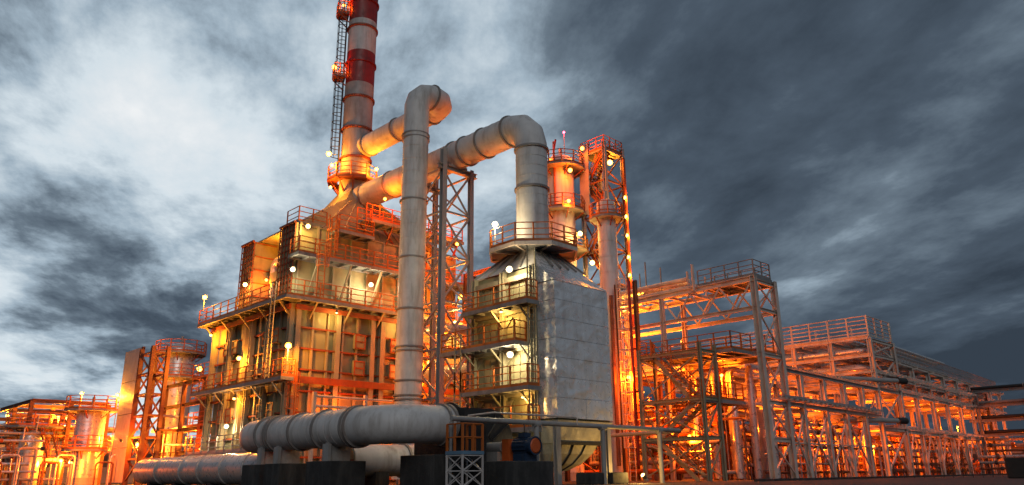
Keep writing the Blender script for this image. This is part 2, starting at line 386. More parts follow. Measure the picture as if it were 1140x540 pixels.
bar('beam', (X0 - .1, Y0 - .42, 6.4), (X1, Y0 - .42, 6.4), 0.16, M['rib'], fu, 0.42, kind='box')
bar('beam', (X0 - .1, Y0 - .42, 11.05), (X1, Y0 - .42, 11.05), 0.16, M['rib'], fu, 0.3)
bar('beam', (X0 - .42, Y0 - .3, 11.05), (X0 - .42, Y1, 11.05), 0.16, M['rib'], fu, 0.3)
def hatch(c, face):
    x, y, z = c; s = 0.42; hh = 0.5
    if face == 'x':
        o = solid('hatch', x - .22, x + .1, y - s, y + s, z - hh, z + hh, M['panel'], fu)
        b = MB()
        for k in (-1, 0, 1): b.box(x - .27, x - .22, y - s, y + s, z + k * hh * .9 - .04, z + k * hh * .9 + .04)
        for k in (-1, 1): b.box(x - .265, x - .221, y + k * s * .9 - .04, y + k * s * .9 + .04, z - hh, z + hh)
    else:
        o = solid('hatch', x - s, x + s, y - .22, y + .1, z - hh, z + hh, M['panel'], fu)
        b = MB()
        for k in (-1, 0, 1): b.box(x - s, x + s, y - .27, y - .22, z + k * hh * .9 - .04, z + k * hh * .9 + .04)
        for k in (-1, 1): b.box(x + k * s * .9 - .04, x + k * s * .9 + .04, y - .265, y - .221, z - hh, z + hh)
    b.build('hatch_frame', M['rib'], o)
for y in (46.5, 47.9, 52.6, 54.0): hatch((X0, y, 9.4), 'x')
for y in (46.5, 47.9, 52.6, 54.0): hatch((X0, y, 4.6), 'x')
for x in (28.4, 31.3, 34.4): hatch((x, Y0, 9.3), 'y'); hatch((x, Y0, 7.5), 'y')
# decks
deck(fu, X0 - 1.2, X0 - .02, Y0 - 1.2, Y1 + .9, 11.55, mat=M['deck'])
deck(fu, X0 + .0, X1 + .9, Y0 - 1.2, Y0 - .02, 11.552, mat=M['deck'])
railing(fu, [(X1 + .9, Y0 - 1.15, 11.55), (X0 - 1.15, Y0 - 1.15, 11.55), (X0 - 1.15, Y1 + .85, 11.55), (X0 - .1, Y1 + .85, 11.55)], M['rail'])
deck(fu, X0 - 1.2, X0 - .34, Y0 - 1.3, Y1 + .8, 6.4)
railing(fu, [(X0 - .3, Y0 - 1.25, 6.4), (X0 - 1.15, Y0 - 1.25, 6.4), (X0 - 1.15, Y1 + .75, 6.4), (X0 - .4, Y1 + .75, 6.4)], M['rail'])
deck(fu, X0 - 1.2, X0 - .34, Y0 + 1.0, Y1 + .6, 2.1)
railing(fu, [(X0 - 1.15, Y0 + 1.0, 2.1), (X0 - 1.15, Y1 + .5, 2.1)], M['grey'])
for y in [Y0 + .1 + 2.9 * k for k in range(5)]:
    for z in (11.4, 6.2): bar('bracket', (X0 - 1.05, y, z), (X0 - .1, y, z - 1.0), 0.09, M['frame'], fu)
for x in [24.5 + 2.6 * k for k in range(5)]: bar('bracket', (x, Y0 - 1.05, 11.4), (x, Y0 - .1, 10.4), 0.09, M['frame'], fu)
ladder(fu, X0 - .15, Y0 - .75, 2.3, 6.4, (0, -1, 0), M['rail'])
ladder(fu, X0 - 1.35, Y0 + .3, 6.4, 11.55, (-1, 0, 0), M['frame'], cage=False)
# upper wings
def wing(y0, y1, nm):
    o = solid('wing_module', X0 + .1, X0 + 4.5, y0, y1, 11.56, 17.1, M['panel'], fu)
    for k in range(13): z = 11.7 + k * .445; bar('wing_rib', (X0 + .06, y0 - .03, z), (X0 + .06, y1 + .03, z), 0.08, M['rib'], o, 0.07)
    for k in range(6): y = y0 + k * (y1 - y0) / 5; bar('wing_rib', (X0 + .02, y, 11.6), (X0 + .02, y, 17.12), 0.06, M['rib'], o)
    bar('wing_rib', (X0 - .03, y0, 17.12), (X0 - .03, y1, 17.12), 0.14, M['rib'], o)
wing(45.4, 47.5, 'near'); wing(51.5, 53.5, 'far')
box('recess_wall', X0 + 1.88, X0 + 4.4, 47.52, 51.48, 11.56, 17.4, M['panel'], fu)
for k in range(5): bar('rib', (X0 + 1.86, 47.6, 12.2 + k * 1.15), (X0 + 1.86, 51.4, 12.2 + k * 1.15), 0.08, M['rib'], fu)
for k in range(5): bar('stiffener', (X0 + 1.84, 47.8 + k * .85, 11.6), (X0 + 1.84, 47.8 + k * .85, 17.4), .1, M['frame'], fu)
for ys_ in (47.53, 51.47):
    for k in range(6): bar('rib', (X0 + .15, ys_, 12.0 + k), (X0 + 1.8, ys_, 12.0 + k), .07, M['rib'], fu)
MB().sweep(fillet([(X0 + 1.4, 50.8, 11.7), (X0 + 1.4, 50.8, 15.6), (X0 + 1.4, 48.2, 15.6)], .5, 5), .28, 14).build('duct_branch', M['silver'], fu, smooth=True)
box('hood_box', X0 + .9, X0 + 1.85, 48.4, 50.4, 13.9, 14.6, M['panel'], fu)
box('door', X0 + 1.70, X0 + 1.89, 48.9, 49.9, 11.6, 13.7, M['ring'], fu)
# upper body right face
uy = 45.4
box('upper_body', X0 + 4.52, X1 - .3, uy + .12, 54.0, 11.56, 17.1, M['panel'], fu)
zs = [11.7, 13.2, 14.7, 15.9, 17.0]
for i in range(10):
    for j in range(4):
        xa = X0 + .35 + i * 1.36
        box('panel', xa + .06, xa + 1.30, uy - .06 + random.uniform(-.02, .02), uy + .16, zs[j] + .05, zs[j + 1] - .05, M['panel'], fu)
for i in range(11): xa = X0 + .35 + i * 1.36; bar('stiffener', (xa, uy - .1, 11.6), (xa, uy - .1, 17.1), 0.14, M['frame'], fu)
for z in zs: bar('rib', (X0 + .3, uy - .12, z), (X1 - .3, uy - .12, z), 0.08, M['frame'], fu)
# hood that gathers the flue gas up to the chimney
hb = MB(); za, zb = 17.12, 20.9
lo = [(X0 + .4, uy, za), (X1 - .5, uy, za), (X1 - .5, 54.0, za), (X0 + .4, 54.0, za)]; hi = [(28.9, 48.2, zb), (32.6, 48.2, zb), (32.6, 51.8, zb), (28.9, 51.8, zb)]
hb.add(lo + hi, [(0, 1, 5, 4), (1, 2, 6, 5), (2, 3, 7, 6), (3, 0, 4, 7), (4, 5, 6, 7), (3, 2, 1, 0)]); hood = hb.build('hood', M['panel'], fu)
for k in range(1, 8):
    a = Vector(lo[0]).lerp(Vector(lo[1]), k / 8); b_ = Vector(hi[0]).lerp(Vector(hi[1]), k / 8); bar('hood_rib', a, b_, 0.10, M['frame'], hood)
for k in range(1, 5):
    a = Vector(lo[0]).lerp(Vector(lo[3]), k / 5); b_ = Vector(hi[0]).lerp(Vector(hi[3]), k / 5); bar('hood_rib', a, b_, 0.10, M['frame'], hood)
hb = MB(); hb.add([(28.9, 48.2, zb - .05), (32.6, 48.2, zb - .05), (32.6, 51.8, zb - .05), (28.9, 51.8, zb - .05), (29.9, 49.0, zb + 1.5), (31.6, 49.0, zb + 1.5), (31.6, 51.0, zb + 1.5), (29.9, 51.0, zb + 1.5)], [(0, 1, 5, 4), (1, 2, 6, 5), (2, 3, 7, 6), (3, 0, 4, 7), (4, 5, 6, 7)]); hb.build('hood_neck', M['panel'], fu)
# upper side platforms
deck(fu, X0 - .4, X1 + .6, uy - 1.5, uy - .15, 14.62)
railing(fu, [(X0 - .35, uy - .2, 14.62), (X0 - .35, uy - 1.45, 14.62), (X1 + .55, uy - 1.45, 14.62)], M['rail'])
for k in range(6): x = X0 + 1.2 + k * 2.5; bar('bracket', (x, uy - 1.35, 14.4), (x, uy - .15, 12.2), 0.12, M['frame'], fu)
ladder(fu, X0 + 1.2, uy - 1.75, 11.6, 14.62, (0, -1, 0), M['rail'])
deck(fu, 26.0, 28.9, uy - 1.3, uy - .15, 16.85)
railing(fu, [(26.05, uy - .2, 16.85), (26.05, uy - 1.25, 16.85), (28.85, uy - 1.25, 16.85)], M['rail'])
ladder(fu, 25.7, uy - 1.0, 14.7, 16.85, (-.3, -1, 0), M['rail'], zc=15.2)
deck(fu, 28.3, 37.5, uy - 1.0, uy + .3, 18.3)
railing(fu, [(28.35, uy - .95, 18.3), (37.4, uy - .95, 18.3)], M['rail'])
railing(fu, [(28.35, uy + .25, 18.3), (37.4, uy + .25, 18.3)], M['rail'])
for k in range(5): x = 28.6 + k * 2.1; bar('bracket', (x, uy - .9, 18.1), (x, uy - .1, 16.9), 0.12, M['rib'], fu); bar('bracket', (x, uy + .2, 18.1), (x + .8, uy - .05, 17.0), 0.1, M['rib'], fu)
ladder(fu, 28.5, uy - 1.1, 16.9, 18.3, (0, -1, 0), M['rail'], cage=False)
deck(fu, X0 + .3, X0 + 2.6, 45.6, 47.4, 17.3); railing(fu, [(X0 + .35, 47.3, 17.3), (X0 + .35, 45.65, 17.3), (X0 + 2.5, 45.65, 17.3)], M['rail'])
# process pipe rail in front of the right face
hr = thing('pipe_barrier', 'pair of pale horizontal pipes on a post before the furnace foot', 'pipe rail', (24.0, 42.6, 0))
for z in (5.25, 4.65, 4.1): pipe('pipe', (24.1, 42.6, z), (31.5, 42.6, z - .02), 0.085, M['pale'], hr)
for x in (24.1, 27.8, 31.4): bar('post', (x, 42.6, 0), (x, 42.6, 5.5), 0.2, M['pale'], hr)

# ================================================================== CHIMNEY
cx, cyy = 30.55, 49.85
ch = thing('chimney', 'tall red and white banded chimney rising above the furnace', 'chimney', (cx, cyy, 20.5))
def shell(z0, z1, r0, r1, mat, nm='shell_section'): return MB().sweep([(cx, cyy, z0), (cx, cyy, z1)], [r0, r1], 40).build(nm, M[mat], ch, smooth=True)
shell(21.0, 24.3, 1.2, 1.22, 'stackgrey'); shell(24.3, 27.6, 1.19, 1.19, 'stackgrey'); shell(27.6, 31.7, 1.19, 1.19, 'stackgrey'); shell(31.7, 34.7, 1.19, 1.19, 'red'); shell(34.7, 37.7, 1.19, 1.19, 'white'); shell(37.7, 42.0, 1.19, 1.19, 'red'); shell(42.0, 45.5, 1.19, 1.19, 'white'); shell(45.5, 49.0, 1.19, 1.19, 'red')
for z in (25.0, 27.6, 30.4, 33.7, 37.05, 39.6, 43.0, 46.0): ring('ring', (cx, cyy, z), (0, 0, 1), 1.19, 0.16, M['red'] if 31.7 < z < 34.7 or 37.7 < z < 42 else M['rib'], ch, 0.12)
def octo(c, r, z, n=8, ph=0.5): return [(c[0] + r * math.cos(2 * math.pi * (k + ph) / n), c[1] + r * math.sin(2 * math.pi * (k + ph) / n), z) for k in range(n)]
def ring_deck(parent, c, r0, r1, z, n=8, mat=None, t=0.16, nm='platform'):
    b = MB(); o1 = octo(c, r1, z, n); o0 = octo(c, r0, z, n); o1b = octo(c, r1, z - t, n); o0b = octo(c, r0, z - t, n)
    vs = o1 + o0 + o1b + o0b; fs = []
    for k in range(n):
        j = (k + 1) % n
        fs += [(k, j, n + j, n + k), (2 * n + k, 3 * n + k, 3 * n + j, 2 * n + j), (k, 2 * n + k, 2 * n + j, j), (n + k, n + j, 3 * n + j, 3 * n + k)]
    return b.add(vs, fs).build(nm, mat or M['deck'], parent)
pf = ring_deck(ch, (cx - .12, cyy + .1), 1.26, 2.05, 23.1, 10, M['rib'])
railing(ch, octo((cx - .12, cyy + .1), 1.98, 23.1, 10), M['rail'], closed=True, step=1.3)
for k in range(10):
    a = 2 * math.pi * (k + .5) / 10; bar('bracket', (cx + 1.95 * math.cos(a), cyy + 1.95 * math.sin(a), 22.95), (cx + 1.2 * math.cos(a), cyy + 1.2 * math.sin(a), 22.0), 0.10, M['rib'], ch)
ld = Vector((-R0.x, -R0.y, 0)) * 0.93 + F0 * -0.35; ld.normalize()
lx, ly = cx + ld.x * 1.38, cyy + ld.y * 1.38
ladder(ch, lx, ly, 23.2, 47.5, ld, M['dark'], zc=25.2)
for z in (32.3, 38.3):
    c = Vector((cx, cyy, z)) + ld * 1.75; s = Vector((-ld.y, ld.x, 0)); b = MB()
    q = [c - s * .55 - ld * .5, c + s * .55 - ld * .5, c + s * .55 + ld * .45, c - s * .55 + ld * .45]
    b.add([v for v in q] + [v - ZU * .15 for v in q], [(0, 1, 2, 3), (7, 6, 5, 4), (0, 4, 5, 1), (1, 5, 6, 2), (2, 6, 7, 3), (3, 7, 4, 0)])
    b.build('rest_platform', M['rib'], ch); railing(ch, [q[0], q[3], q[2], q[1]], M['rail'], step=.6)
    for k in (-1, 1): bar('bracket', c + s * .5 * k + ld * .4 - ZU * .1, c + s * .5 * k - ld * .5 - ZU * .9, 0.08, M['rib'], ch)

# ================================================================== DUCTS
def mitre_duct(name, label, pts, rad, r, mat, seg=3, rings=(), base=None, n=40, seams=()):
    t = thing(name, label, 'duct', base or pts[-1])
    MB().sweep(fillet(pts, rad, seg), r, n).build('duct_shell', mat, t, smooth=True)
    for c, ax in seams: ring('seam', c, ax, r, .035, mat, t, .012)
    for c, ax, *rest in rings: ring('flange', c, ax, r, rest[0] if rest else 0.13, M['ring'], t, 0.10)
    return t
mitre_duct('flue_duct', 'thick grey flue duct from the chimney foot over to the silver box roof', [(cx + .1, 49.0, 21.55), (30.7, 30.0, 21.35), (30.7, 30.0, 12.5)], 1.55, 0.97, M['duct'], 3,
           [((30.7, y, 21.36 + (y - 30) * .0105), (0, 1, 0)) for y in (47.9, 44.6, 41.0, 37.2, 36.0, 34.2, 31.75)] + [((30.7, 30, z), (0, 0, 1)) for z in (19.5, 16.9, 13.4)], base=(30.7, 30, 12.5), seams=[((30.7, 33 + k * .62, 21.36 + (3 + k * .62) * .0105), (0, 1, 0)) for k in range(23)] + [((30.7, 30, 13.9 + k * .62), (0, 0, 1)) for k in range(9)])
mitre_duct('bypass_duct', 'tall grey vertical pipe whose top hooks over and returns to the chimney', [(30.8, 49.0, 26.0), (31.0, 38.6, 26.05), (28.35, 38.7, 26.05), (28.4, 38.8, 0.3)], [1.2, 1.15], 0.86, M['duct'], 3,
           [((31.0 - (y - 38.6) * .019, y, 26.03), (0, 1, 0)) for y in (48.3, 44.4, 40.4)] + [((29.6, 38.66, 26.05), (1, 0, 0))] + [((28.4, 38.8, z), (0, 0, 1), 0.1) for z in (22.75, 22.45, 17.95, 14.0, 10.6, 8.2, 7.95, 6.1, 5.2, 4.95)], base=(28.4, 38.8, 0), seams=[((28.4 - .05 * (z - .3) / 25.4, 38.8 - .1 * (z - .3) / 25.4, z), (0, 0, 1)) for z in [1.5 + k * .92 for k in range(24)]])
fd = mitre_duct('fan_inlet_duct', 'thick pale duct on black concrete plinths, elbowing to the fan in front', [(21.5, 40.2, 2.55), (18.9, 40.2, 2.55), (18.9, 27.1, 2.62), (22.3, 27.1, 2.66)], [1.2, 1.85], 0.825, M['duct'], 7,
           [((18.9, y, 2.59), (0, 1, 0), .1) for y in (37.6, 36.7, 36.4, 34.2, 32.0, 29.6, 29.3)] + [((x, 27.1, 2.65), (1, 0, 0), .12) for x in (21.6, 21.95)], base=(18.9, 33, 1.6), seams=[((18.9, 29.9 + k * .55, 2.6), (0, 1, 0)) for k in range(15)])
for y in (37.3, 35.6, 31.0):
    b = MB().box(18.3, 19.5, y - .09, y + .09, 1.1, 1.95); b.box(18.25, 18.4, y - .25, y + .25, 1.1, 1.9); b.build('saddle', M['grey'], fd)
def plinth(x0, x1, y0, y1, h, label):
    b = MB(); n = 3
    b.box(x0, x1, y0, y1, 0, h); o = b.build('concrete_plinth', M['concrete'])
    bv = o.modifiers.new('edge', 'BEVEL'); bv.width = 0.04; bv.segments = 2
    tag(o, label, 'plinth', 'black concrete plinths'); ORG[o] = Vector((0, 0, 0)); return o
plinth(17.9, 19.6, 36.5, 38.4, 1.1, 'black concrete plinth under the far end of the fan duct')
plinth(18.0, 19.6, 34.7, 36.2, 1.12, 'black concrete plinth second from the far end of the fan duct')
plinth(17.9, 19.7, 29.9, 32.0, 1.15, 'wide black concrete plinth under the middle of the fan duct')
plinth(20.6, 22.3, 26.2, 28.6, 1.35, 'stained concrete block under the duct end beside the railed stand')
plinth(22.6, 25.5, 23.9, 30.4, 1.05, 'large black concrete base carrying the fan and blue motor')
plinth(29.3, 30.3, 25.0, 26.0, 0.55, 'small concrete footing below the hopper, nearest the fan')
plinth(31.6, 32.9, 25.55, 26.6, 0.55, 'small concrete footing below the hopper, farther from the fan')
cdt = thing('capped_duct', 'short capped pale duct lying low behind the black plinths', 'duct', (23.5, 33.4, 0))
MB().sweep([(20.9, 33.4, 1.25), (26.5, 33.4, 1.25)], 0.78, 36).build('duct_shell', M['duct'], cdt, smooth=True)
MB().sweep([(20.84, 33.4, 1.25), (20.9, 33.4, 1.25)], 0.72, 36).build('end_cap', M['panel'], cdt)
bar('cap_rib', (20.82, 33.4, .5), (20.82, 33.4, 2.0), 0.06, M['rib'], cdt); bar('cap_rib', (20.82, 32.7, 1.25), (20.82, 34.1, 1.25), 0.06, M['rib'], cdt)
ring('flange', (24.2, 33.4, 1.25), (1, 0, 0), .78, .12, M['ring'], cdt); box('cradle', 22.2, 23.0, 32.8, 34.0, 0, .7, M['concrete'], cdt)
ld2 = thing('jacketed_duct', 'silver jacketed duct lying along the ground at lower left', 'duct', (20.4, 50, 0))
segs = [59.2, 55.2, 51.0, 48.2, 45.0, 42.0, 39.0]
for a, b_ in zip(segs, segs[1:]): MB().sweep([(20.4, a, .98), (20.4, b_ + .02, .98)], [0.87, 0.87 + random.uniform(-.015, .015)], 36).build('jacket_section', M['silver'], ld2, smooth=True)
for y in segs[1:-1]: ring('band', (20.4, y, .98), (0, 1, 0), .87, .18, M['silver'], ld2, .05)
MB().sweep([(20.4, 59.2, .98), (20.4, 59.32, .98), (20.4, 59.4, .98)], [.87, .8, .3], 36).build('end_cap', M['silver'], ld2, smooth=True)
for y in (57, 52.5, 47, 42.5): box('cradle', 19.9, 20.9, y - .2, y + .2, 0, .45, M['concrete'], ld2)

# ================================================================== TRESTLE under the flue duct
tr = thing('duct_trestle', 'slender grey cross-braced steel trestle holding up the flue duct', 'trestle', (30.6, 39, 0))
tc_ = [(29.45, 37.0), (31.85, 37.0), (31.85, 40.9), (29.45, 40.9)]
for i, (x, y) in enumerate(tc_): bar('column', (x, y, 0), (x, y, 21.6 if i in (0, 2) else 20.6), 0.36 if i == 0 else 0.30, M['grey'], tr, kind='i')
for i in range(4): lattice(tr, tc_[i], tc_[(i + 1) % 4], 2.0, 20.2, 6, M['grey'], 0.10, x=True)
for y in (37.0, 40.9):
    bar('saddle_beam', (29.0, y, 20.25), (32.3, y, 20.25), 0.34, M['grey'], tr, kind='i')
for y in (37.0, 40.9):
    b = MB().box(30.0, 31.4, y - .15, y + .15, 20.38, 20.62); b.build('saddle', M['grey'], tr)

# ================================================================== HEAT RECOVERY BOX
hx0, hx1, hy0, hy1 = 28.56, 32.9, 26.4, 32.7
he = thing('heat_recovery_box', 'boxy heat recovery unit with crumpled silver cladding and stacked balconies', 'boiler', (30.7, 29.6, 0))
box('casing', hx0 + .12, hx1 - .1, hy0 + .15, hy1 - .1, 3.1, 10.2, M['panel'], he)
box('casing_top', hx0 + .12, hx0 + .3, 27.8, hy1, 10.22, 11.38, M['panel'], he)
def sheet(nm, org_, du, dv, nrm, mat, amp, n=5):
    b = MB(); o, du, dv, nrm = Vector(org_), Vector(du), Vector(dv), Vector(nrm); vs = []
    for j in range(n + 1):
        for i in range(n + 1):
            e = 0.3 if i in (0, n) or j in (0, n) else 1.0
            vs.append(o + du * (i / n) + dv * (j / n) + nrm * (random.uniform(-amp, amp) * e))
    b.add(vs, [(j * (n + 1) + i, j * (n + 1) + i + 1, (j + 1) * (n + 1) + i + 1, (j + 1) * (n + 1) + i) for j in range(n) for i in range(n)])
    k = len(b.v); b.add([o, o + du, o + du + dv, o + dv] + [o - nrm * .06, o + du - nrm * .06, o + du + dv - nrm * .06, o + dv - nrm * .06], [(0, 4, 5, 1), (1, 5, 6, 2), (2, 6, 7, 3), (3, 7, 4, 0)])
    return b.build(nm, mat, he, smooth=True)
zr = [3.2 + 1.015 * k for k in range(8)]
for za, zb in zip(zr, zr[1:]):
    for xa, xb in ((hx0, 30.75), (30.75, hx1)): sheet('cladding_sheet', (xa + .008, hy0 - random.uniform(.0, .02), za + .008), (xb - xa - .016, 0, 0), (0, 0, zb - za - .016), (0, -1, 0), M['clad'], .016)
    sheet('foil_sheet', (hx0 - random.uniform(.0, .02), hy0 + 1.28, za + .008), (0, -1.27, 0), (0, 0, zb - za - .016), (-1, 0, 0), M['foil'], .035)
sheet('foil_sheet', (hx0, hy0 + 1.28, 10.31), (0, -1.27, 0), (0, 0.0, .05), (-1, 0, 0), M['foil'], .0)
# sloped silver shoulder and ribbed pyramid roof
pc = (30.7, 30.0); T = [(29.75, 29.05, 12.85), (31.65, 29.05, 12.85), (31.65, 30.95, 12.85), (29.75, 30.95, 12.85)]
FL, FR, AL, BL, BR = (hx0, hy0 - .03, 10.31), (hx1 + .02, hy0 - .03, 10.31), (hx0, 27.75, 11.42), (hx0, hy1 + .1, 11.42), (hx1 + .02, hy1 + .1, 10.31)
MB().add([FL, FR, T[1], T[0], AL], [(0, 1, 2, 3, 4)]).build('shoulder_sheet', M['foil'], he)
MB().add([FR, BR, T[2], T[1]], [(0, 1, 2, 3)]).build('shoulder_sheet', M['foil'], he)
MB().add([FL, AL, (hx0, 27.75, 10.31)], [(0, 1, 2)]).build('gable_sheet', M['foil'], he)
roof = MB().add([AL, T[0], T[3], BL, T[2], BR, (hx0, 27.75, 11.2), (hx0, hy1 + .1, 11.2)], [(0, 1, 2, 3), (3, 2, 4, 5)]).build('roof', M['duct'], he)
def rr(a, b_, c, d_, ks, e0=0.0):
    for k in ks:
        p_ = Vector(a).lerp(Vector(b_), k); q_ = Vector(c).lerp(Vector(d_), k); bar('roof_rib', p_.lerp(q_, e0) + ZU * .05, q_ + ZU * .05, .08, M['ring'], roof, .12)
rr(AL, BL, T[0], T[3], (0, .25, .5, .75, 1)); rr(FL, FR, T[0], T[1], (.2, .4, .6, .8), .45); rr(FR, BR, T[1], T[2], (.0, .25, .5, .75, 1), .45)
# octagonal platform round the duct
ring_deck(he, pc, 1.02, 2.75, 12.95, 8, M['deck'], .10)
oc = octo(pc, 2.7, 12.95)
for k in range(8):
    p_, q_ = Vector(oc[k]), Vector(oc[(k + 1) % 8]); bar('edge_beam', p_ - ZU * .12, q_ - ZU * .12, 0.10, M['pale'], he, 0.22)
    bar('deck_rib', (pc[0] + 1.0 * math.cos(2 * math.pi * (k + .5) / 8), pc[1] + 1.0 * math.sin(2 * math.pi * (k + .5) / 8), 12.78), p_ - ZU * .17, 0.10, M['pale'], he)
railing(he, octo(pc, 2.68, 12.95), M['rail'], closed=True, step=1.1)
# framed balcony face
for y in (27.85, 30.2, 32.6): bar('column', (hx0 - .14, y, 0), (hx0 - .14, y, 11.4), 0.30, M['frame'], he, kind='i')
for z in (2.9, 4.95, 7.35, 9.4, 11.2): bar('beam', (hx0 - .12, 27.7, z - .35), (hx0 - .12, 32.75, z - .35), 0.2, M['frame'], he, 0.30)
lv = [2.75, 4.8, 7.2, 9.27, 11.3]
for za, zb in zip(lv, lv[1:]):
    for ya, yb in ((28.0, 30.05), (30.35, 32.45)):
        for k in range(4):
            yk = ya + (yb - ya) * k / 4; box('wall_panel', hx0 + .0, hx0 + .14, yk + .02, yk + (yb - ya) / 4 - .03, za + .1, zb - .55, M['panel'], he)
        for s_, yy in ((1, ya), (-1, yb)):
            b = MB(); b.add([(hx0 - .08, yy, zb - .5), (hx0 - .08, yy + s_ * .55, zb - .5), (hx0 - .08, yy, zb - 1.05), (hx0 - .02, yy, zb - .5), (hx0 - .02, yy + s_ * .55, zb - .5), (hx0 - .02, yy, zb - 1.05)], [(0, 1, 2), (5, 4, 3), (0, 3, 4, 1), (1, 4, 5, 2), (2, 5, 3, 0)]); b.build('gusset', M['frame'], he)
for z, ya, yb in ((9.27, 27.3, 32.5), (7.2, 28.2, 34.4), (4.8, 27.3, 32.5), (2.75, 27.3, 32.5)):
    deck(he, hx0 - 1.2, hx0 - .3, ya, yb, z)
    railing(he, [(hx0 - .35, ya + .05, z), (hx0 - 1.15, ya + .05, z), (hx0 - 1.15, yb - .05, z), (hx0 - .35, yb - .05, z)], M['rail'], step=1.3)
    for y in (28.0, 30.2, 32.4): bar('bracket', (hx0 - 1.1, y, z - .2), (hx0 - .3, y, z - .9), 0.09, M['frame'], he)
ladder(he, hx0 - .55, 27.55, 2.8, 11.3, (-.2, -1, 0), M['green'], cage=False)
for z0 in (2.8, 4.85): ladder(he, hx0 - 1.25, 32.75, z0, z0 + 2.2, (-1, 0, 0), M['frame'], cage=False)
# hopper below
hb = MB(); A = [(hx0, hy0, 3.1), (hx1, hy0, 3.1), (hx1, hy1, 3.1), (hx0, hy1, 3.1)]; B = [(hx0 + .2, hy0 + .5, 2.0), (hx1 - .6, hy0 + .5, 2.0), (hx1 - .6, hy1 - .5, 2.0), (hx0 + .2, hy1 - .5, 2.0)]
hb.add(A + B, [(4, 5, 1, 0), (5, 6, 2, 1), (6, 7, 3, 2), (7, 4, 0, 3), (0, 1, 2, 3)]); hb.build('hopper_top', M['hopper'], he)
prof = [(2.0, 0.0), (1.5, .22), (1.0, .62), (.65, 1.15)]; hb = MB(); n = len(prof)
for z, t in prof: hb.v += [Vector((hx0 + .25 + t * .45, hy0 + .55 + t, z)), Vector((hx1 - .65 - t * 1.1, hy0 + .55 + t, z)), Vector((hx1 - .65 - t * 1.1, hy1 - .55 - t, z)), Vector((hx0 + .25 + t * .45, hy1 - .55 - t, z))]
for i in range(n - 1):
    for j in range(4): hb.f.append(((i + 1) * 4 + j, (i + 1) * 4 + (j + 1) % 4, i * 4 + (j + 1) % 4, i * 4 + j))
hb.f.append((0 + (n - 1) * 4, (n - 1) * 4 + 3, (n - 1) * 4 + 2, (n - 1) * 4 + 1)); hop = hb.build('hopper', M['hopper'], he)
for f_ in (.15, .42, .7):
    for i in range(n - 1):
        a = hb.v[i * 4].lerp(hb.v[i * 4 + 1], f_); b_ = hb.v[i * 4 + 4].lerp(hb.v[i * 4 + 5], f_); bar('hopper_rib', a - Vector((0, .04, 0)), b_ - Vector((0, .04, 0)), .07, M['fan'], hop)
bar('hopper_flange', (hx0 + .1, hy0 + .42, 2.0), (hx1 - .5, hy0 + .42, 2.0), .12, M['fan'], he, .16)
for x, y in ((hx0 + .1, hy0 + .2), (hx1 - .3, hy0 + .2), (hx1 - .3, hy1 - .2), (hx0 + .1, hy1 - .2)): bar('leg', (x, y, 0), (x, y, 3.1), 0.28, M['grey'], he, kind='i')

# ================================================================== FAN, MOTOR, STAND, PIPE BARRIER
fn = thing('draught_fan', 'black riveted draught fan casing at the end of the thick duct', 'fan', (24.6, 28.6, 1.05))
box('inlet_box', 22.1, 23.4, 26.0, 29.6, 1.05, 3.35, M['fan'], fn)
ring('inlet_flange', (22.2, 27.1, 2.6), (1, 0, 0), .88, .12, M['fan'], fn, .16)
MB().sweep([(25.2, 27.9, 1.9), (25.2, 29.9, 1.9)], 1.62, 40).build('volute', M['fan'], fn, smooth=True)
for k in range(10):
    a = 2 * math.pi * k / 10; b = MB(); dv = Vector((math.cos(a), 0, math.sin(a))); c = Vector((25.2, 27.86, 1.9)); b.bar(c + dv * .3, c + dv * 1.58, .06); b.build('casing_rib', M['fan'], fn)
ring('volute_rim', (25.2, 27.95, 1.9), (0, 1, 0), 1.62, .12, M['fan'], fn, .07)
for z in (1.3, 2.1, 2.9): bar('casing_rib', (22.06, 26.0, z), (22.06, 29.6, z), .07, M['fan'], fn)
mo = thing('electric_motor', 'blue electric motor with orange round fan cover beside the draught fan', 'motor', (24.9, 25.1, 1.05))
b = MB().sweep([(24.9, 25.6, 1.72), (24.9, 24.55, 1.72)], .37, 24); b.build('motor_body', M['blue'], mo, smooth=True)
for k in range(16):
    a = 2 * math.pi * k / 16; dv = Vector((math.cos(a), 0, math.sin(a))); c = Vector((24.9, 0, 1.72)) + dv * .385; bar('cooling_fin', (c.x, 25.55, c.z), (c.x, 24.75, c.z), .025, M['blue'], mo, .05)
MB().sweep([(24.9, 24.56, 1.72), (24.9, 24.45, 1.72), (24.9, 24.38, 1.72)], [.36, .36, .28], 24).build('fan_cover', M['guard'], mo, smooth=True)
ring('cover_rim', (24.9, 24.47, 1.72), (0, 1, 0), .36, .14, M['blue'], mo, .05)
box('terminal_box', 24.7, 25.1, 24.9, 25.3, 2.09, 2.3, M['blue'], mo); box('foot', 24.55, 25.25, 24.7, 25.5, 1.05, 1.4, M['blue'], mo)
sb = thing('shaft_bearing', 'grey bearing pedestal and shaft between motor and fan casing', 'bearing', (24.9, 27, 1.05))
pipe('shaft', (24.9, 25.6, 1.72), (24.9, 27.9, 1.72), .09, M['grey'], sb)
MB().sweep([(24.9, 26.5, 1.72), (24.9, 27.6, 1.72)], .24, 16).build('bearing_housing', M['grey'], sb, smooth=True); box('pedestal', 24.6, 25.2, 26.6, 27.5, 1.05, 1.52, M['grey'], sb)
cg = thing('coupling_guard', 'orange sheet guard over the motor coupling', 'guard', (24.9, 26, 1.05))
box('guard_cover', 24.62, 25.18, 25.85, 26.3, 1.06, 2.05, M['guard'], cg); box('guard_foot', 24.55, 25.25, 25.8, 26.35, 1.05, 1.12, M['guard'], cg)
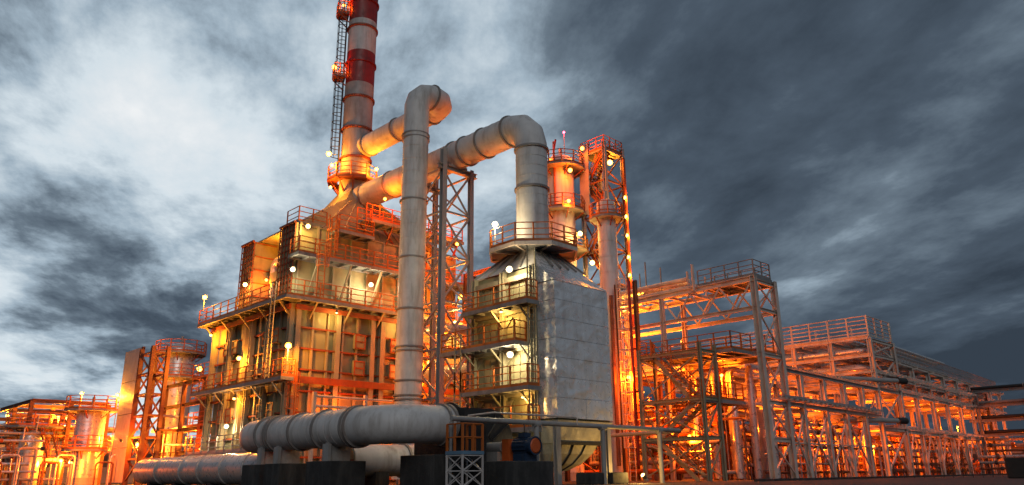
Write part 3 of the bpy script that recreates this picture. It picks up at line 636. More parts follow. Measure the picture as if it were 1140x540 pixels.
st = thing('access_stand', 'small white lattice stand with blue deck and orange handrails before the fan', 'stand', (21.6, 25.1, 0))
sx0, sx1, sy0, sy1 = 20.9, 22.0, 24.7, 25.7
cs = [(sx0, sy0), (sx1, sy0), (sx1, sy1), (sx0, sy1)]
for x, y in cs: bar('leg', (x, y, 0), (x, y, 1.32), .07, M['white'], st)
for i in range(4): lattice(st, cs[i], cs[(i + 1) % 4], 0.05, 1.28, 2, M['white'], .035)
box('deck', sx0 - .05, sx1 + .05, sy0 - .05, sy1 + .05, 1.32, 1.46, M['bluedeck'], st)
railing(st, [(sx1, sy1, 1.46), (sx1, sy0, 1.46), (sx0, sy0, 1.46), (sx0, sy1, 1.46)], M['rail'], step=.55, mid=1, r=.035, toe=False)
fp = thing('pipe_run', 'long low grey pipe on posts in front of the silver box', 'pipe', (27, 25.2, 0))
MB().sweep(fillet([(20.7, 25.2, 2.78), (37.5, 25.2, 2.78), (37.5, 34.5, 2.68)], .35, 5), .115, 14).build('pipe', M['grey'], fp, smooth=True)
for x in (25.78, 30.55, 35.35): pipe('post', (x, 25.2, 0), (x, 25.2, 2.68), .13, M['grey'], fp); pipe('saddle', (x - .2, 25.2, 2.72), (x + .2, 25.2, 2.72), .15, M['grey'], fp)
pipe('post', (21.3, 25.95, 0), (21.3, 25.95, 2.7), .07, M['grey'], fp)
tp = thing('drain_pipe', 'thin grey pipe crossing before the balcony face and dropping at one end', 'pipe', (27, 25.2, 2.6))
MB().sweep(fillet([(22.3, 26.0, 3.0), (22.9, 25.0, 3.1), (28.4, 25.0, 3.12), (28.4, 25.0, 2.75)], .12, 3), .04, 8).build('pipe', M['pale'], tp, smooth=True)
cbl = thing('power_cable', 'black cable drooping onto the blue motor', 'cable', (24.9, 25.1, 2.3))
MB().sweep(fillet([(24.9, 25.1, 2.28), (24.9, 25.1, 2.75), (24.5, 26.4, 3.0), (24.0, 26.6, 2.2)], .2, 4), .03, 6).build('cable', M['dark'], cbl, smooth=True)

# ================================================================== PROCESS EQUIPMENT BUILDERS
def vessel(x, y, r, z0, z1, label, mat='silver', name='process_column', plats=(), group='process columns and vessels', nozz=2, rail='rail', sub=False):
    t = thing(name, label, 'vessel', (x, y, z0), group); n = 28; H_ = r * .55
    hd = [(z1 - H_ + H_ * math.sin(k * math.pi / 10), r * math.cos(k * math.pi / 10)) for k in range(0, 6)]
    MB().sweep([(x, y, z0 + .6)] + [(x, y, z) for z, _ in hd], [r] + [max(.05, q) for _, q in hd], n).build('shell', M[mat], t, smooth=True)
    MB().sweep([(x, y, z0), (x, y, z0 + .62)], [r * 1.02, r * .98], n).build('skirt', M['grey'], t, smooth=True)
    k = z0 + 1.4
    while k < z1 - H_: ring('band', (x, y, k), (0, 0, 1), r, .07, M[mat], t, .025, 24); k += 1.25
    for z, rp in plats:
        ring_deck(t, (x, y), r * .98, rp, z, 12, M['deck'], .14)
        railing(t, octo((x, y), rp - .05, z, 12), M[rail], closed=True, step=.9, sub=sub, r=.035)
        for q in range(6):
            a = 2 * math.pi * q / 6; bar('bracket', (x + (rp - .1) * math.cos(a), y + (rp - .1) * math.sin(a), z - .12), (x + r * math.cos(a), y + r * math.sin(a), z - .75), .08, M['rib'], t)
    pipe('vent', (x, y, z1 - .1), (x, y, z1 + .7), .12, M['grey'], t)
    for q in range(nozz):
        a = random.uniform(0, 6.28); z = random.uniform(z0 + 1, z1 - H_ - .3); d = Vector((math.cos(a), math.sin(a), 0)); c = Vector((x, y, z))
        pipe('nozzle', c + d * r * .9, c + d * (r + .35), .13, M['grey'], t); pipe('nozzle_flange', c + d * (r + .33), c + d * (r + .42), .22, M['grey'], t)
    return t
def drum(c, L, r, ax, label, mat='silver', group='horizontal drums'):
    c = Vector(c); d = Vector((1, 0, 0)) if ax == 'x' else Vector((0, 1, 0)); s = Vector((-d.y, d.x, 0))
    t = thing('horizontal_drum', label, 'drum', (c.x, c.y, 0), group); h = d * L / 2
    st_ = [(-1 - .4 * r / (L / 2) * math.cos(k * math.pi / 8), max(.04, math.sin(k * math.pi / 8))) for k in range(5)]
    pts = [c + h * a for a, _ in st_] + [c - h * a for a, _ in reversed(st_)]; MB().sweep(pts, [r * q for _, q in st_] + [r * q for _, q in reversed(st_)], 24).build('shell', M[mat], t, smooth=True)
    for k in (-.6, .6):
        p = c + h * k; b = MB().bar(Vector((p.x, p.y, 0)), Vector((p.x, p.y, c.z - r * .5)), .25, r * 1.5) if ax == 'y' else MB().box(p.x - .13, p.x + .13, p.y - r * .75, p.y + r * .75, 0, c.z - r * .5)
        if ax == 'y': b = MB().box(p.x - r * .75, p.x + r * .75, p.y - .13, p.y + .13, 0, c.z - r * .5)
        b.build('saddle', M['concrete'], t); ring('strap', p, d, r, .12, M['ring'], t, .03, 24)
    p = c + h * .2; pipe('nozzle', p + ZU * r * .9, p + ZU * (r + .5), .14, M['grey'], t); pipe('nozzle_flange', p + ZU * (r + .45), p + ZU * (r + .55), .24, M['grey'], t)
    return t
def bent(t, xa, ya, xb, yb, zt, zbeams, mat, w=.32, brace=True, knee=False):
    for x, y in ((xa, ya), (xb, yb)): bar('column', (x, y, 0), (x, y, zt), w, M[mat], t, kind='i')
    for z in zbeams: bar('cross_beam', (xa, ya, z), (xb, yb, z), w * .8, M[mat], t, w, kind='i')
    if brace: lattice(t, (xa, ya), (xb, yb), .3, min(zbeams) - .2, 1, M[mat], .11, x=True)
RUN_MATS = ['silver', 'duct', 'silver', 'pale', 'duct', 'silver']
def run(pts, r, mat, label, group, rad=.4):
    t = thing('process_pipe', label, 'pipe', pts[0], group)
    fp_ = fillet(pts, rad, 4) if len(pts) > 2 else pts
    MB().sweep(fp_, r, 12).build('pipe', M[mat], t, smooth=True)
    L = (Vector(pts[1]) - Vector(pts[0])); n = int(L.length / 5)
    for k in range(1, n): ring('flange', Vector(pts[0]) + L * (k / n), L, r, .09, M['ring'], t, r * .45 + .02, 14)
    return t
def stairs(t, x0, x1, ya, za, yb, zb, mat='green', tread=True):
    n = max(4, round(abs(zb - za) / .24))
    for x in (x0, x1): bar('stringer', (x, ya, za), (x, yb, zb), .06, M[mat], t, .26)
    for k in range(1, n): f_ = k / n; box('tread', x0 + .04, x1 - .04, ya + (yb - ya) * f_ - .13, ya + (yb - ya) * f_ + .13, za + (zb - za) * f_ - .02, za + (zb - za) * f_ + .02, M['deck'], t)
    b = MB()
    for x in (x0, x1):
        for h in (1.0, .55): b.tube((x, ya, za + h), (x, yb, zb + h), .03, 6)
        for k in range(5): f_ = k / 4; p = Vector((x, ya + (yb - ya) * f_, za + (zb - za) * f_)); b.bar(p, p + ZU * 1.0, .05)
    b.build('stair_rail', M['rail'], t)

# ================================================================== TALL REACTOR AND STAIR TOWER BEHIND THE BOX
vessel(44.3, 39.9, 1.1, 0, 26.3, 'tall pale column with railed platforms behind the silver box', 'duct', 'reactor_column', [(25.0, 2.1), (21.2, 1.95), (17.8, 2.1), (14.2, 1.95)], None, 3, sub=True, rail='rust')
rp = thing('vent_pipe', 'slim red-tipped mast rising beside the tall column top', 'mast', (43.0, 39.2, 21)); MB().sweep([(43.2, 39.6, 21.0), (43.2, 39.6, 27.2)], .09, 8).build('mast_pipe', M['rib'], rp, smooth=True)
bar('mast_arm', (43.2, 39.6, 26.4), (42.7, 38.9, 27.0), .14, M['red'], rp)
tw = thing('stair_tower', 'tall steel stair tower lined with a string of lights behind the silver box', 'tower', (47, 37.6, 0))
tx0, tx1, ty0, ty1 = 45.9, 48.3, 36.4, 38.9
tcs = [(tx0, ty0), (tx1, ty0), (tx1, ty1), (tx0, ty1)]
for x, y in tcs: bar('column', (x, y, 0), (x, y, 27.0), .28, M['grey'], tw, kind='i')
for i in range(4): lattice(tw, tcs[i], tcs[(i + 1) % 4], .5, 26.5, 9, M['rust'], .10, x=False)
for k in range(9):
    za, zb = .5 + k * 2.89, .5 + (k + 1) * 2.89
    stairs(tw, tx0 + .3, tx0 + 1.1, ty0 + .3 if k % 2 else ty1 - .3, za, ty1 - .3 if k % 2 else ty0 + .3, zb, 'rib')
    deck(tw, tx0 + .05, tx1 - .05, ty1 - .7 if k % 2 else ty0 + .05, ty1 - .05 if k % 2 else ty0 + .7, zb)
deck(tw, tx0, tx1, ty0, ty1, 26.5); railing(tw, [(tx0, ty0, 26.5), (tx1, ty0, 26.5), (tx1, ty1, 26.5), (tx0, ty1, 26.5)], M['rail'], closed=True, step=.8)
vessel(44.5, 35.4, .72, 0, 21.2, 'slim pale silver column beside the lit stair tower', 'duct', 'slim_column', [(19.6, 1.35)], None, 1)
box('mast_panel', tx0 - .22, tx0 - .13, ty1 - .9, ty1 + .1, 21.0, 27.3, M['grey'], tw)
for k, v in enumerate((222, 243, 264, 288, 308)):
    p = onXY(680, v, 48.2, 36.2); p = Vector((48.0, 36.15, p.z))
    lamp(p, f'{ORD[k]} lamp from the top in the light string on the stair tower', 'amber', 260, size=.26, aim=(.3, -.9, -.2), group='light string on the stair tower')
box('cable_tray', tx1 - .35, tx1 - .1, ty0 - .35, ty0 - .2, 4, 26, M['rib'], tw)
lamp(onX(679, 181, 47.8) , 'bright lamp at the top corner of the stair tower', 'amber', 320, size=.34)
lamp(Vector((43.6, 38.2, 24.3)), 'lamp under the top platform of the tall column', 'sodium', 420, size=.26)
lamp(Vector((43.0, 40.8, 25.9)), 'lamp on the top rail of the tall column', 'sodium', 380, size=.26)
lamp(Vector((45.0, 38.0, 26.6)), 'lamp on the tall column railing facing the stair tower', 'sodium', 380, size=.24)
lamp(Vector((44.2, 37.9, 18.9)), 'lamp beside the tall column above the octagonal platform', 'warm', 300, size=.28)
lamp(Vector((45.2, 37.6, 16.6)), 'lamp between the tall column and the slim silver column', 'warm', 220, size=.28)
lamp(Vector((43.4, 38.3, 21.6)), 'lamp tucked under the middle platform of the tall column', 'sodium', 380, size=.22)
bc = lamp(Vector((44.1, 39.2, 28.2)), 'red warning beacon on the mast above the tall column', 'beacon', 60, pole=2.2, size=.14, name='warning_beacon', group='warning beacons')

# ================================================================== EQUIPMENT BETWEEN FURNACE AND BOX
ms = thing('steel_frame', 'open steel frame full of pipework behind the slender trestle', 'frame', (38, 41, 0))
fx0, fx1, fy0, fy1 = 36.4, 40.4, 36.6, 42.8
fc = [(fx0, fy0), (fx1, fy0), (fx1, fy1), (fx0, fy1)]
for x, y in fc: bar('column', (x, y, 0), (x, y, 15.2), .28, M['rust'], ms, kind='i')
for z in (3.2, 6.4, 9.4, 12.4, 15.0):
    for i in range(4): bar('beam', (*fc[i], z), (*fc[(i + 1) % 4], z), .22, M['rust'], ms, .28, kind='i')
    if z < 15: deck(ms, fx0 + .1, fx1 - .1, fy0 + .1, fy1 - .1, z + .2); railing(ms, [(fx0, fy1, z + .2), (fx0, fy0, z + .2), (fx1, fy0, z + .2)], M['rail'], step=1.2, sub=False)
for i in (0, 3): lattice(ms, fc[i], fc[(i + 1) % 4], .3, 15, 5, M['rust'], .1, x=False)
ladder(ms, fx0 - .3, 38.2, 3.4, 12.5, (-1, 0, 0), M['rail'])
el = thing('elbow_pipe', 'fat silver elbow pipe turning down behind the trestle', 'pipe', (34.8, 38.8, 0))
MB().sweep(fillet([(33.4, 43.5, 7.2), (33.4, 38.4, 7.2), (34.6, 36.6, 6.9), (34.9, 36.2, .2)], [.9, .9], 5), .52, 20).build('pipe', M['silver'], el, smooth=True)
for z in (2.0, 4.0): ring('flange', (34.8, 36.3, z), (0, 0, 1), .52, .1, M['ring'], el)
run([(33.0, 44.0, 10.4), (33.0, 40.0, 10.2), (36.6, 40.0, 10.2)], .38, 'silver', 'silver pipe high between furnace and open steel frame', 'pipework behind the trestle', .6)
run([(33.2, 35.2, 5.0), (36.4, 35.2, 5.0), (42.0, 35.2, 5.0)], .25, 'silver', 'silver pipe passing behind the balcony face', 'pipework behind the trestle', .3)
for i in range(7):
    x = fx0 + .5 + i * .5; z = [1.0, 4.2, 7.2][i % 3]
    run([(x, fy0 + .2 + .3 * (i % 2), .3), (x, fy0 + .2 + .3 * (i % 2), z + 2.2), (x, fy1 - .6, z + 2.2)], .10 + .03 * (i % 3), RUN_MATS[i % 6], f'{ORD[i]} riser pipe from the left inside the open frame behind the trestle', 'riser pipes in the open frame', .3)
for i, (u, v, d) in enumerate([(513, 331, 56), (507, 360, 54), (478, 404, 55), (470, 418, 55), (520, 372, 57)]):
    lamp(onD(u, v, d), ['highest lamp in the open frame behind the trestle', 'second lamp down in the open frame behind the trestle', 'lamp low beside the tall vertical pipe behind the trestle', 'faint lamp just left of the tall pipe foot gap', 'lamp on the frame edge by the balcony face'][i], ['sodium', 'warm', 'sodium', 'sodium', 'warm'][i], [1500, 900, 1300, 700, 700][i], size=.24)
lamp((34.0, 36.0, 3.2), 'low lamp behind the trestle foot near the elbow pipe', 'sodium', 1000, size=.2)
lamp((35.2, 41.0, 13.2), 'lamp high on the open frame near the furnace end', 'sodium', 1100, size=.2)

# ================================================================== STAIR TOWER, BRIDGE AND RACKS AT RIGHT
RS = 0.06
def rk(x, y=0.0): return 23.9 + (x - 45.1) * RS + y
sx = thing('stair_tower', 'olive open stair tower with zigzag flights in front of the pipe bridge', 'stair', (41.3, 27.8, 0))
sa, sb_, ya, yb = 40.5, 42.2, 25.5, 30.1
scs = [(sa, ya), (sb_, ya), (sb_, yb), (sa, yb)]
for x, y in scs: bar('column', (x, y, 0), (x, y, 8.2), .20, M['green'], sx, kind='i')
for z in (2.5, 4.8, 7.7):
    for i in range(4): bar('beam', (*scs[i], z), (*scs[(i + 1) % 4], z), .14, M['green'], sx, .2, kind='i')
for i in (0, 1, 2, 3):
    for za, zb in ((.2, 2.4), (2.6, 4.7), (4.9, 7.6)):
        a, b_ = scs[i], scs[(i + 1) % 4]; bar('brace', (*a, za), (*b_, zb), .08, M['green'], sx)
        if i in (1, 3): bar('brace', (b_[0] + .09, b_[1], za), (a[0] + .09, a[1], zb), .08, M['green'], sx)
stairs(sx, sa + .25, sb_ - .3, 26.4, 0, 29.2, 2.5); stairs(sx, sa + .25, sb_ - .3, 29.0, 2.5, 26.2, 4.8); stairs(sx, sa + .25, sb_ - .3, 26.5, 4.8, 29.2, 7.7)
for z, y0_, y1_ in ((2.5, 29.1, 30.05), (4.8, 25.55, 26.4), (7.7, 29.1, 30.05)): deck(sx, sa + .05, sb_ - .05, y0_, y1_, z, mat=M['deck'])
railing(sx, [(sa, 26.4, 4.8), (sa, 25.5, 4.8), (sb_, 25.5, 4.8)], M['rail'], step=.9)
railing(sx, [(sa, 29.1, 7.7), (sa, 30.05, 7.7), (sb_, 30.05, 7.7)], M['rail'], step=.9)
wk = thing('walkway', 'dark grated walkway linking the stair tower to the rack columns', 'walkway', (43.7, 26, 4.8))
deck(wk, 42.25, 45.0, 25.3, 26.6, 4.8); railing(wk, [(42.3, 25.35, 4.8), (44.95, 25.35, 4.8)], M['rail'], step=.9); railing(wk, [(42.3, 26.55, 4.8), (44.95, 26.55, 4.8)], M['rail'], step=.9)
for x in (42.6, 44.6): bar('bracket', (x, 25.4, 4.65), (x, 26.5, 3.9), .1, M['pale'], wk)
wk2 = thing('walkway', 'upper grated walkway from stair tower top running under the bridge', 'walkway', (43.6, 28, 7.9))
deck(wk2, 42.25, 44.8, 24.3, 31.5, 7.85); railing(wk2, [(42.3, 24.35, 7.85), (42.3, 31.4, 7.85)], M['rail'], step=1.2); railing(wk2, [(44.75, 24.35, 7.85), (42.3, 24.35, 7.85)], M['rail'], step=1.2)

# pipe bridge
br = thing('pipe_bridge', 'tall pale steel pipe bridge carrying pipes and a railed walkway', 'bridge', (46.4, 30, 0))
bx0, bx1 = 45.1, 47.8; by = [23.9, 31.2, 36.5]
for x in (bx0, bx1):
    for y in by: bar('column', (x, y, 0), (x, y, 12.9 if y < 30 else 12.5), .36 if y < 25 else .28, M['pale'], br, kind='i')
    bar('chord', (x, 23.7, 12.7), (x, 42.5, 12.7), .26, M['pale'], br, .36, kind='i'); bar('chord', (x, 23.9, 10.75), (x, 42.5, 10.75), .2, M['pale'], br, .26, kind='i')
    for k in range(3):
        y = 24.1 + k * 2.36; bar('brace', (x, y, 12.5), (x, y + 1.18, 10.85), .1, M['pale'], br); bar('brace', (x, y + 2.36, 12.5), (x, y + 1.18, 10.85), .1, M['pale'], br)
    bar('chord', (x, 23.9, 7.75), (x, 36.5, 7.75), .22, M['pale'], br, .3, kind='i')
for z in (12.6, 10.7, 7.7, 4.7, 2.4): bar('cross_beam', (bx0, 23.9, z), (bx1, 23.9, z), .18, M['pale'], br, .24, kind='i')
for y in [25.5 + 1.75 * k for k in range(10)]: bar('cross_beam', (bx0, y, 12.62), (bx1, y, 12.62), .14, M['pale'], br, .2)
for za, zb in ((.3, 2.3), (2.5, 4.6), (4.8, 7.6), (7.9, 10.6), (10.8, 12.5)): bar('brace', (bx0, 23.9, za), (bx1, 23.9, zb), .09, M['pale'], br); bar('brace', (bx1, 23.8, za), (bx0, 23.8, zb), .09, M['pale'], br)
deck(br, bx0 + .2, bx1 - .2, 23.9, 28.2, 12.98); railing(br, [(bx0 + .25, 28.2, 12.98), (bx0 + .25, 23.95, 12.98), (bx1 - .25, 23.95, 12.98), (bx1 - .25, 28.2, 12.98)], M['ring'], step=1.0)
deck(br, bx0 + .2, bx1 - .2, 24.2, 31.0, 8.0)
railing(br, [(bx0 + .25, 30.9, 8.0), (bx0 + .25, 24.25, 8.0), (bx1 - .25, 24.25, 8.0)], M['rail'], step=1.1)
pipe('lamp_mast', (bx0 - .2, 28.3, 12.6), (bx0 - .2, 28.3, 14.5), .10, M['pale'], br)
for i in range(6):
    x = bx0 + .35 + (i % 3) * .85; z = 13.05 + (i // 3) * .62; r = [.17, .22, .14][i % 3]
    run([(x, 28.4 + .25 * i, z), (x, 44.0, z)], r, ['pale', 'silver', 'duct'][i % 3], f'{["lower", "upper"][i // 3]} {["front", "middle", "back"][i % 3]} pipe lying on top of the pipe bridge', 'pipes on the bridge top')
for x in (bx0 + .2, bx1 - .2):
    for z in (13.3, 13.9): bar('pipe_support', (x, 29.0, 12.7), (x, 29.0, 14.2), .12, M['pale'], br) if z < 13.5 else None
for i, (u, v0) in enumerate(((718, 292), (735, 298), (712, 305))):
    p = onX(u, v0, 46.0); t = thing('vent_mast', f'{["tallest", "second", "shortest"][i]} thin vent mast standing on the pipe bridge', 'mast', (46.0, p.y, 12.9), 'vent masts on the bridge'); pipe('mast_pipe', (46.0, p.y, 12.8), (46.0, p.y, p.z), .05, M['ring'], t)
    pipe('mast_base', (46.0, p.y, 12.8), (46.0, p.y, 13.3), .10, M['ring'], t)
# ladder shaft
ls = thing('ladder_shaft', 'tall rust red ladder shaft at the left end of the pipe bridge', 'ladder', (44.2, 33.4, 0))
for x, y in ((43.9, 32.6), (43.9, 34.3)): bar('column', (x, y, 0), (x, y, 14.0), .26, M['rust'], ls, kind='i')
pipe('riser', (43.7, 33.0, 1), (43.7, 33.0, 14.1), .11, M['red'], ls); pipe('riser', (43.7, 34.7, 1), (43.7, 34.7, 13.2), .14, M['rust'], ls)
ladder(ls, 43.8, 33.6, 0, 13.4, (-1, 0, 0), M['pale'], zc=2.2)
for z in (3, 6, 9, 12): bar('strut', (43.9, 32.6, z), (43.9, 34.3, z), .12, M['rust'], ls)

# front row rack along x
fr = thing('pipe_rack', 'low pale front pipe rack with leaning-looking columns and grey trays', 'rack', (54, 26, 0), 'pipe racks at right')
cols = [50.7, 54.7, 58.6, 62.6]
for x in cols:
    for dy in (0, 3.6, 7.4): bar('column', (x, rk(x, dy), 0), (x, rk(x, dy), 6.9), .34, M['rack'], fr, kind='i')
    bar('cross_beam', (x, rk(x), 4.45), (x, rk(x, 7.4), 4.45), .24, M['rack'], fr, .3, kind='i'); bar('cross_beam', (x, rk(x), 6.7), (x, rk(x, 7.4), 6.7), .24, M['rack'], fr, .3, kind='i')
    bar('knee_brace', (x, rk(x), 5.9), (x + .7, rk(x + .7), 6.7), .1, M['rack'], fr); bar('knee_brace', (x, rk(x), 3.7), (x + .7, rk(x + .7), 4.4), .1, M['rack'], fr)
al = [bx0] + [bx1] + cols
for a, b_ in zip(al, al[1:]):
    if a < 47: continue
    for dy in (.02, 7.4):
        bar('brace', (a, rk(a, dy), .2), (b_, rk(b_, dy), 4.2), .10, M['rack'], fr); bar('brace', (b_, rk(b_, dy - .11), .2), (a, rk(a, dy - .11), 4.2), .10, M['rack'], fr)
    bar('mid_rail', (a, rk(a, .02), 2.3), (b_, rk(b_, .02), 2.3), .1, M['rack'], fr)
for z, dy, w_ in ((4.75, -.1, .22), (6.95, -.1, .22), (4.4, 3.6, .24), (6.7, 3.6, .24), (6.7, 7.4, .24)): bar('long_beam', (47.8, rk(47.8, dy), z), (66.4, rk(66.4, dy), z), w_, M['rack'] if z < 4.76 else M['grey'], fr, .26, kind='i')
for k in range(22):
    x = 46.6 + k * .86; bar('tray_arm', (x, rk(x, -.75), 4.98), (x, rk(x, 1.0), 4.98), .18, M['rack'], fr, .12)
for k in range(30): x = 48.0 + k * .58; bar('roof_purlin', (x, rk(x, -.45), 7.16), (x, rk(x, 1.2), 7.16), .12, M['grey'], fr, .09)
ct = thing('cable_tray', 'grey cable tray along the front of the low pipe rack', 'tray', (55, rk(55, -.5), 5.05)); 
for dy in (-.7, -.3): bar('side_rail', (46.4, rk(46.4, dy), 5.12), (65, rk(65, dy), 5.12), .04, M['grey'], ct, .14)
for k in range(46): x = 46.6 + k * .4; bar('rung', (x, rk(x, -.7), 5.09), (x, rk(x, -.3), 5.09), .05, M['grey'], ct)
for tier, z in ((0, 4.75), (1, 7.05)):
    for i in range(6):
        dy = 1.2 + i * 1.0; r = [.2, .14, .26, .12, .18, .22][(i + tier) % 6]
        run([(48.2 - .6 * (i % 3), rk(48.0, dy), .1), (48.2 - .6 * (i % 3), rk(48.0, dy), z + r), (65.4 - .5 * (i % 2), rk(65, dy), z + r), (65.4 - .5 * (i % 2), rk(65, dy), .1)], r, RUN_MATS[(i + tier) % 6], f'{ORD[i]} pipe from the front on the {["lower", "upper"][tier]} tier of the low rack', 'pipes on the low front rack')

# high cross rack (front face at x = 66.5, along y)
cr = thing('pipe_rack', 'high pale pipe rack with stacked tiers crossing behind the bridge', 'rack', (69, 34, 0), 'pipe racks at right')
yf = [25.2, 28.6, 32.0, 35.4, 38.8, 42.2, 45.6]
for i, y in enumerate(yf):
    for x in (66.5, 71.5):
        bar('column', (x, y, 0), (x, y, 11.4), .36, M['rack'], cr, kind='i')
        bar('rail_column', (x, y, 11.5), (x, y, 13.3), .14, M['rack'], cr)
    for z in (11.2, 9.9, 8.5, 7.0, 3.8): bar('cross_beam', (66.5, y, z), (71.5, y, z), .2, M['rack'], cr, .28, kind='i')
for z in (11.4, 9.9, 8.55, 7.0): bar('long_beam', (66.4, yf[0], z), (66.4, yf[-1], z), .2, M['rack'], cr, .3, kind='i')
bar('long_beam', (71.5, yf[0], 11.4), (71.5, yf[-1], 11.4), .2, M['rack'], cr, .3, kind='i')
railing(cr, [(71.4, yf[-1], 11.5), (66.5, yf[-1], 11.5)], M['rack'], sub=False)
railing(cr, [(66.45, yf[-1], 11.5), (66.45, yf[0], 11.5), (71.4, yf[0], 11.5)], M['rack'], h=1.75, step=1.7, r=.05, mid=4)
for i in range(len(yf) - 1):
    a, b_ = yf[i], yf[i + 1]; bar('brace', (66.5, a, .3), (66.5, b_, 6.8), .12, M['rack'], cr) if i % 2 else bar('brace', (66.5, b_, .3), (66.5, a, 6.8), .12, M['rack'], cr)
for za, zb in ((.3, 3.7), (4, 6.9), (7.1, 9.8), (10, 11.2)): bar('brace', (66.5, yf[0], za), (71.5, yf[0], zb), .12, M['rack'], cr); bar('brace', (71.5, yf[0] + .13, za), (66.5, yf[0] + .13, zb), .12, M['rack'], cr)
for tier, z in enumerate((11.45, 10.15, 8.8, 7.25)):
    for i in range(5):
        x = 67.0 + i * .9; r = [.16, .24, .13, .3, .18][(i + tier) % 5]
        run([(x, 47.5, z + r), (x, 26.0 + .8 * i, z + r), (92, 26.0 + .8 * i + 1.4, z + r)], r, RUN_MATS[(i + 2 * tier) % 6], f'{ORD[i]} pipe from the front on the {["top", "second", "third", "lowest"][tier]} tier of the high cross rack', 'pipes on the high cross rack')

# far rack along x
fa = thing('pipe_rack', 'long pale pipe rack receding to the far right with mesh fence on top', 'rack', (88, 28, 0), 'pipe racks at right')
fxs = [72.0 + 5.2 * k for k in range(9)]
for x in fxs:
    for dy in (0, 5.0):
        bar('column', (x, rk(x, dy), 0), (x, rk(x, dy), 9.8), .34, M['rack'], fa, kind='i')
    for z in (9.7, 8.1, 6.9, 3.7): bar('cross_beam', (x, rk(x, -.6), z), (x, rk(x, 5.6), z), .22, M['rack'], fa, .28, kind='i')
for a, b_ in zip(fxs, fxs[1:]):
    for dy in (0, 5.0): bar('brace', (a, rk(a, dy), .2), ((a + b_) / 2, rk((a + b_) / 2, dy), 3.6), .1, M['rack'], fa); bar('brace', (b_, rk(b_, dy), .2), ((a + b_) / 2, rk((a + b_) / 2, dy), 3.6), .1, M['rack'], fa)
for z in (9.85, 8.25, 7.05, 3.75):
    bar('long_beam', (66.6, rk(66.6, -.05), z), (fxs[-1] + 1, rk(fxs[-1] + 1, -.05), z), .2, M['rack'], fa, .28, kind='i')
for k in range(46):
    x = 67.2 + k * 1.0
    for z, q in ((8.5, -.9), (7.3, -.75), (4.0, -.8)): bar('outrigger', (x, rk(x, q), z), (x, rk(x, .8), z), .13, M['rack'], fa, .16)
for k, (za, zb) in enumerate(((9.95, 11.3),)):
    b = MB(); x = 67.0
    while x < fxs[-1]:
        b.bar((x, rk(x, .1), za), (x, rk(x, .1), zb), .05); x += .45
    for z in (za + .1, (za + zb) / 2, zb): b.bar((67, rk(67, .1), z), (fxs[-1], rk(fxs[-1], .1), z), .05)
    b.build('mesh_fence', M['ring'], fa)
for tier, z in enumerate((9.95, 8.4, 7.15, 3.9)):
    for i in range(4):
        dy = .5 + i * 1.25; r = [.2, .3, .15, .24][(i + tier) % 4]
        run([(72.3 + i * .5, 44.0, z + r), (72.3 + i * .5, rk(72.3, dy), z + r), (115, rk(115, dy), z + r)], r, RUN_MATS[(i + tier) % 6], f'{ORD[i]} pipe from the front on the {["top", "second", "third", "lowest"][tier]} tier of the far receding rack', 'pipes on the far rack')
for i, (x, z) in enumerate(((67.5, 7.75), (66.0, 4.4))):
    t = thing('pipe_end', ['dark capped pipe end jutting out below the high rack corner', 'long dark capped pipe stub jutting over the low rack end'][i], 'pipe', (x, 23.5, z)); MB().sweep([(x - 5, rk(x, 1.2), z), (x + 1.2, rk(x, -1.2), z)], [.2, .2], 14).build('pipe', M['grey'], t, smooth=True); MB().sweep([(x + .9, rk(x, -1.1), z), (x + 1.9, rk(x, -1.4), z)], .27, 14).build('lagging_end', M['fan'], t, smooth=True)

# inner rack along y under the bridge, carrying the lit pipes
ir = thing('pipe_rack', 'inner rust pipe rack glowing behind the olive stair tower', 'rack', (51, 38, 0), 'pipe racks at right')
iy = [29.0 + 4.2 * k for k in range(6)]
for y in iy: bent(ir, 48.6, y, 53.0, y, 8.0, (2.9, 5.0, 7.4), 'rust', .3)
for z in (2.9, 5.0, 7.4): bar('long_beam', (48.5, iy[0], z + .2), (48.5, iy[-1], z + .2), .18, M['rust'], ir, .24, kind='i')
for tier, z in enumerate((3.2, 5.3, 7.7)):
    for i in range(5):
        x = 48.95 + i * .85; r = [.2, .13, .28, .16, .22][(i + tier) % 5]
        run([(x, 27.5 + .2 * i, z + r), (x, 51.5, z + r)], r, RUN_MATS[(i + tier + 1) % 6], f'{ORD[i]} pipe from the front on the {["lowest", "middle", "top"][tier]} tier of the inner rust rack', 'pipes on the inner rack')

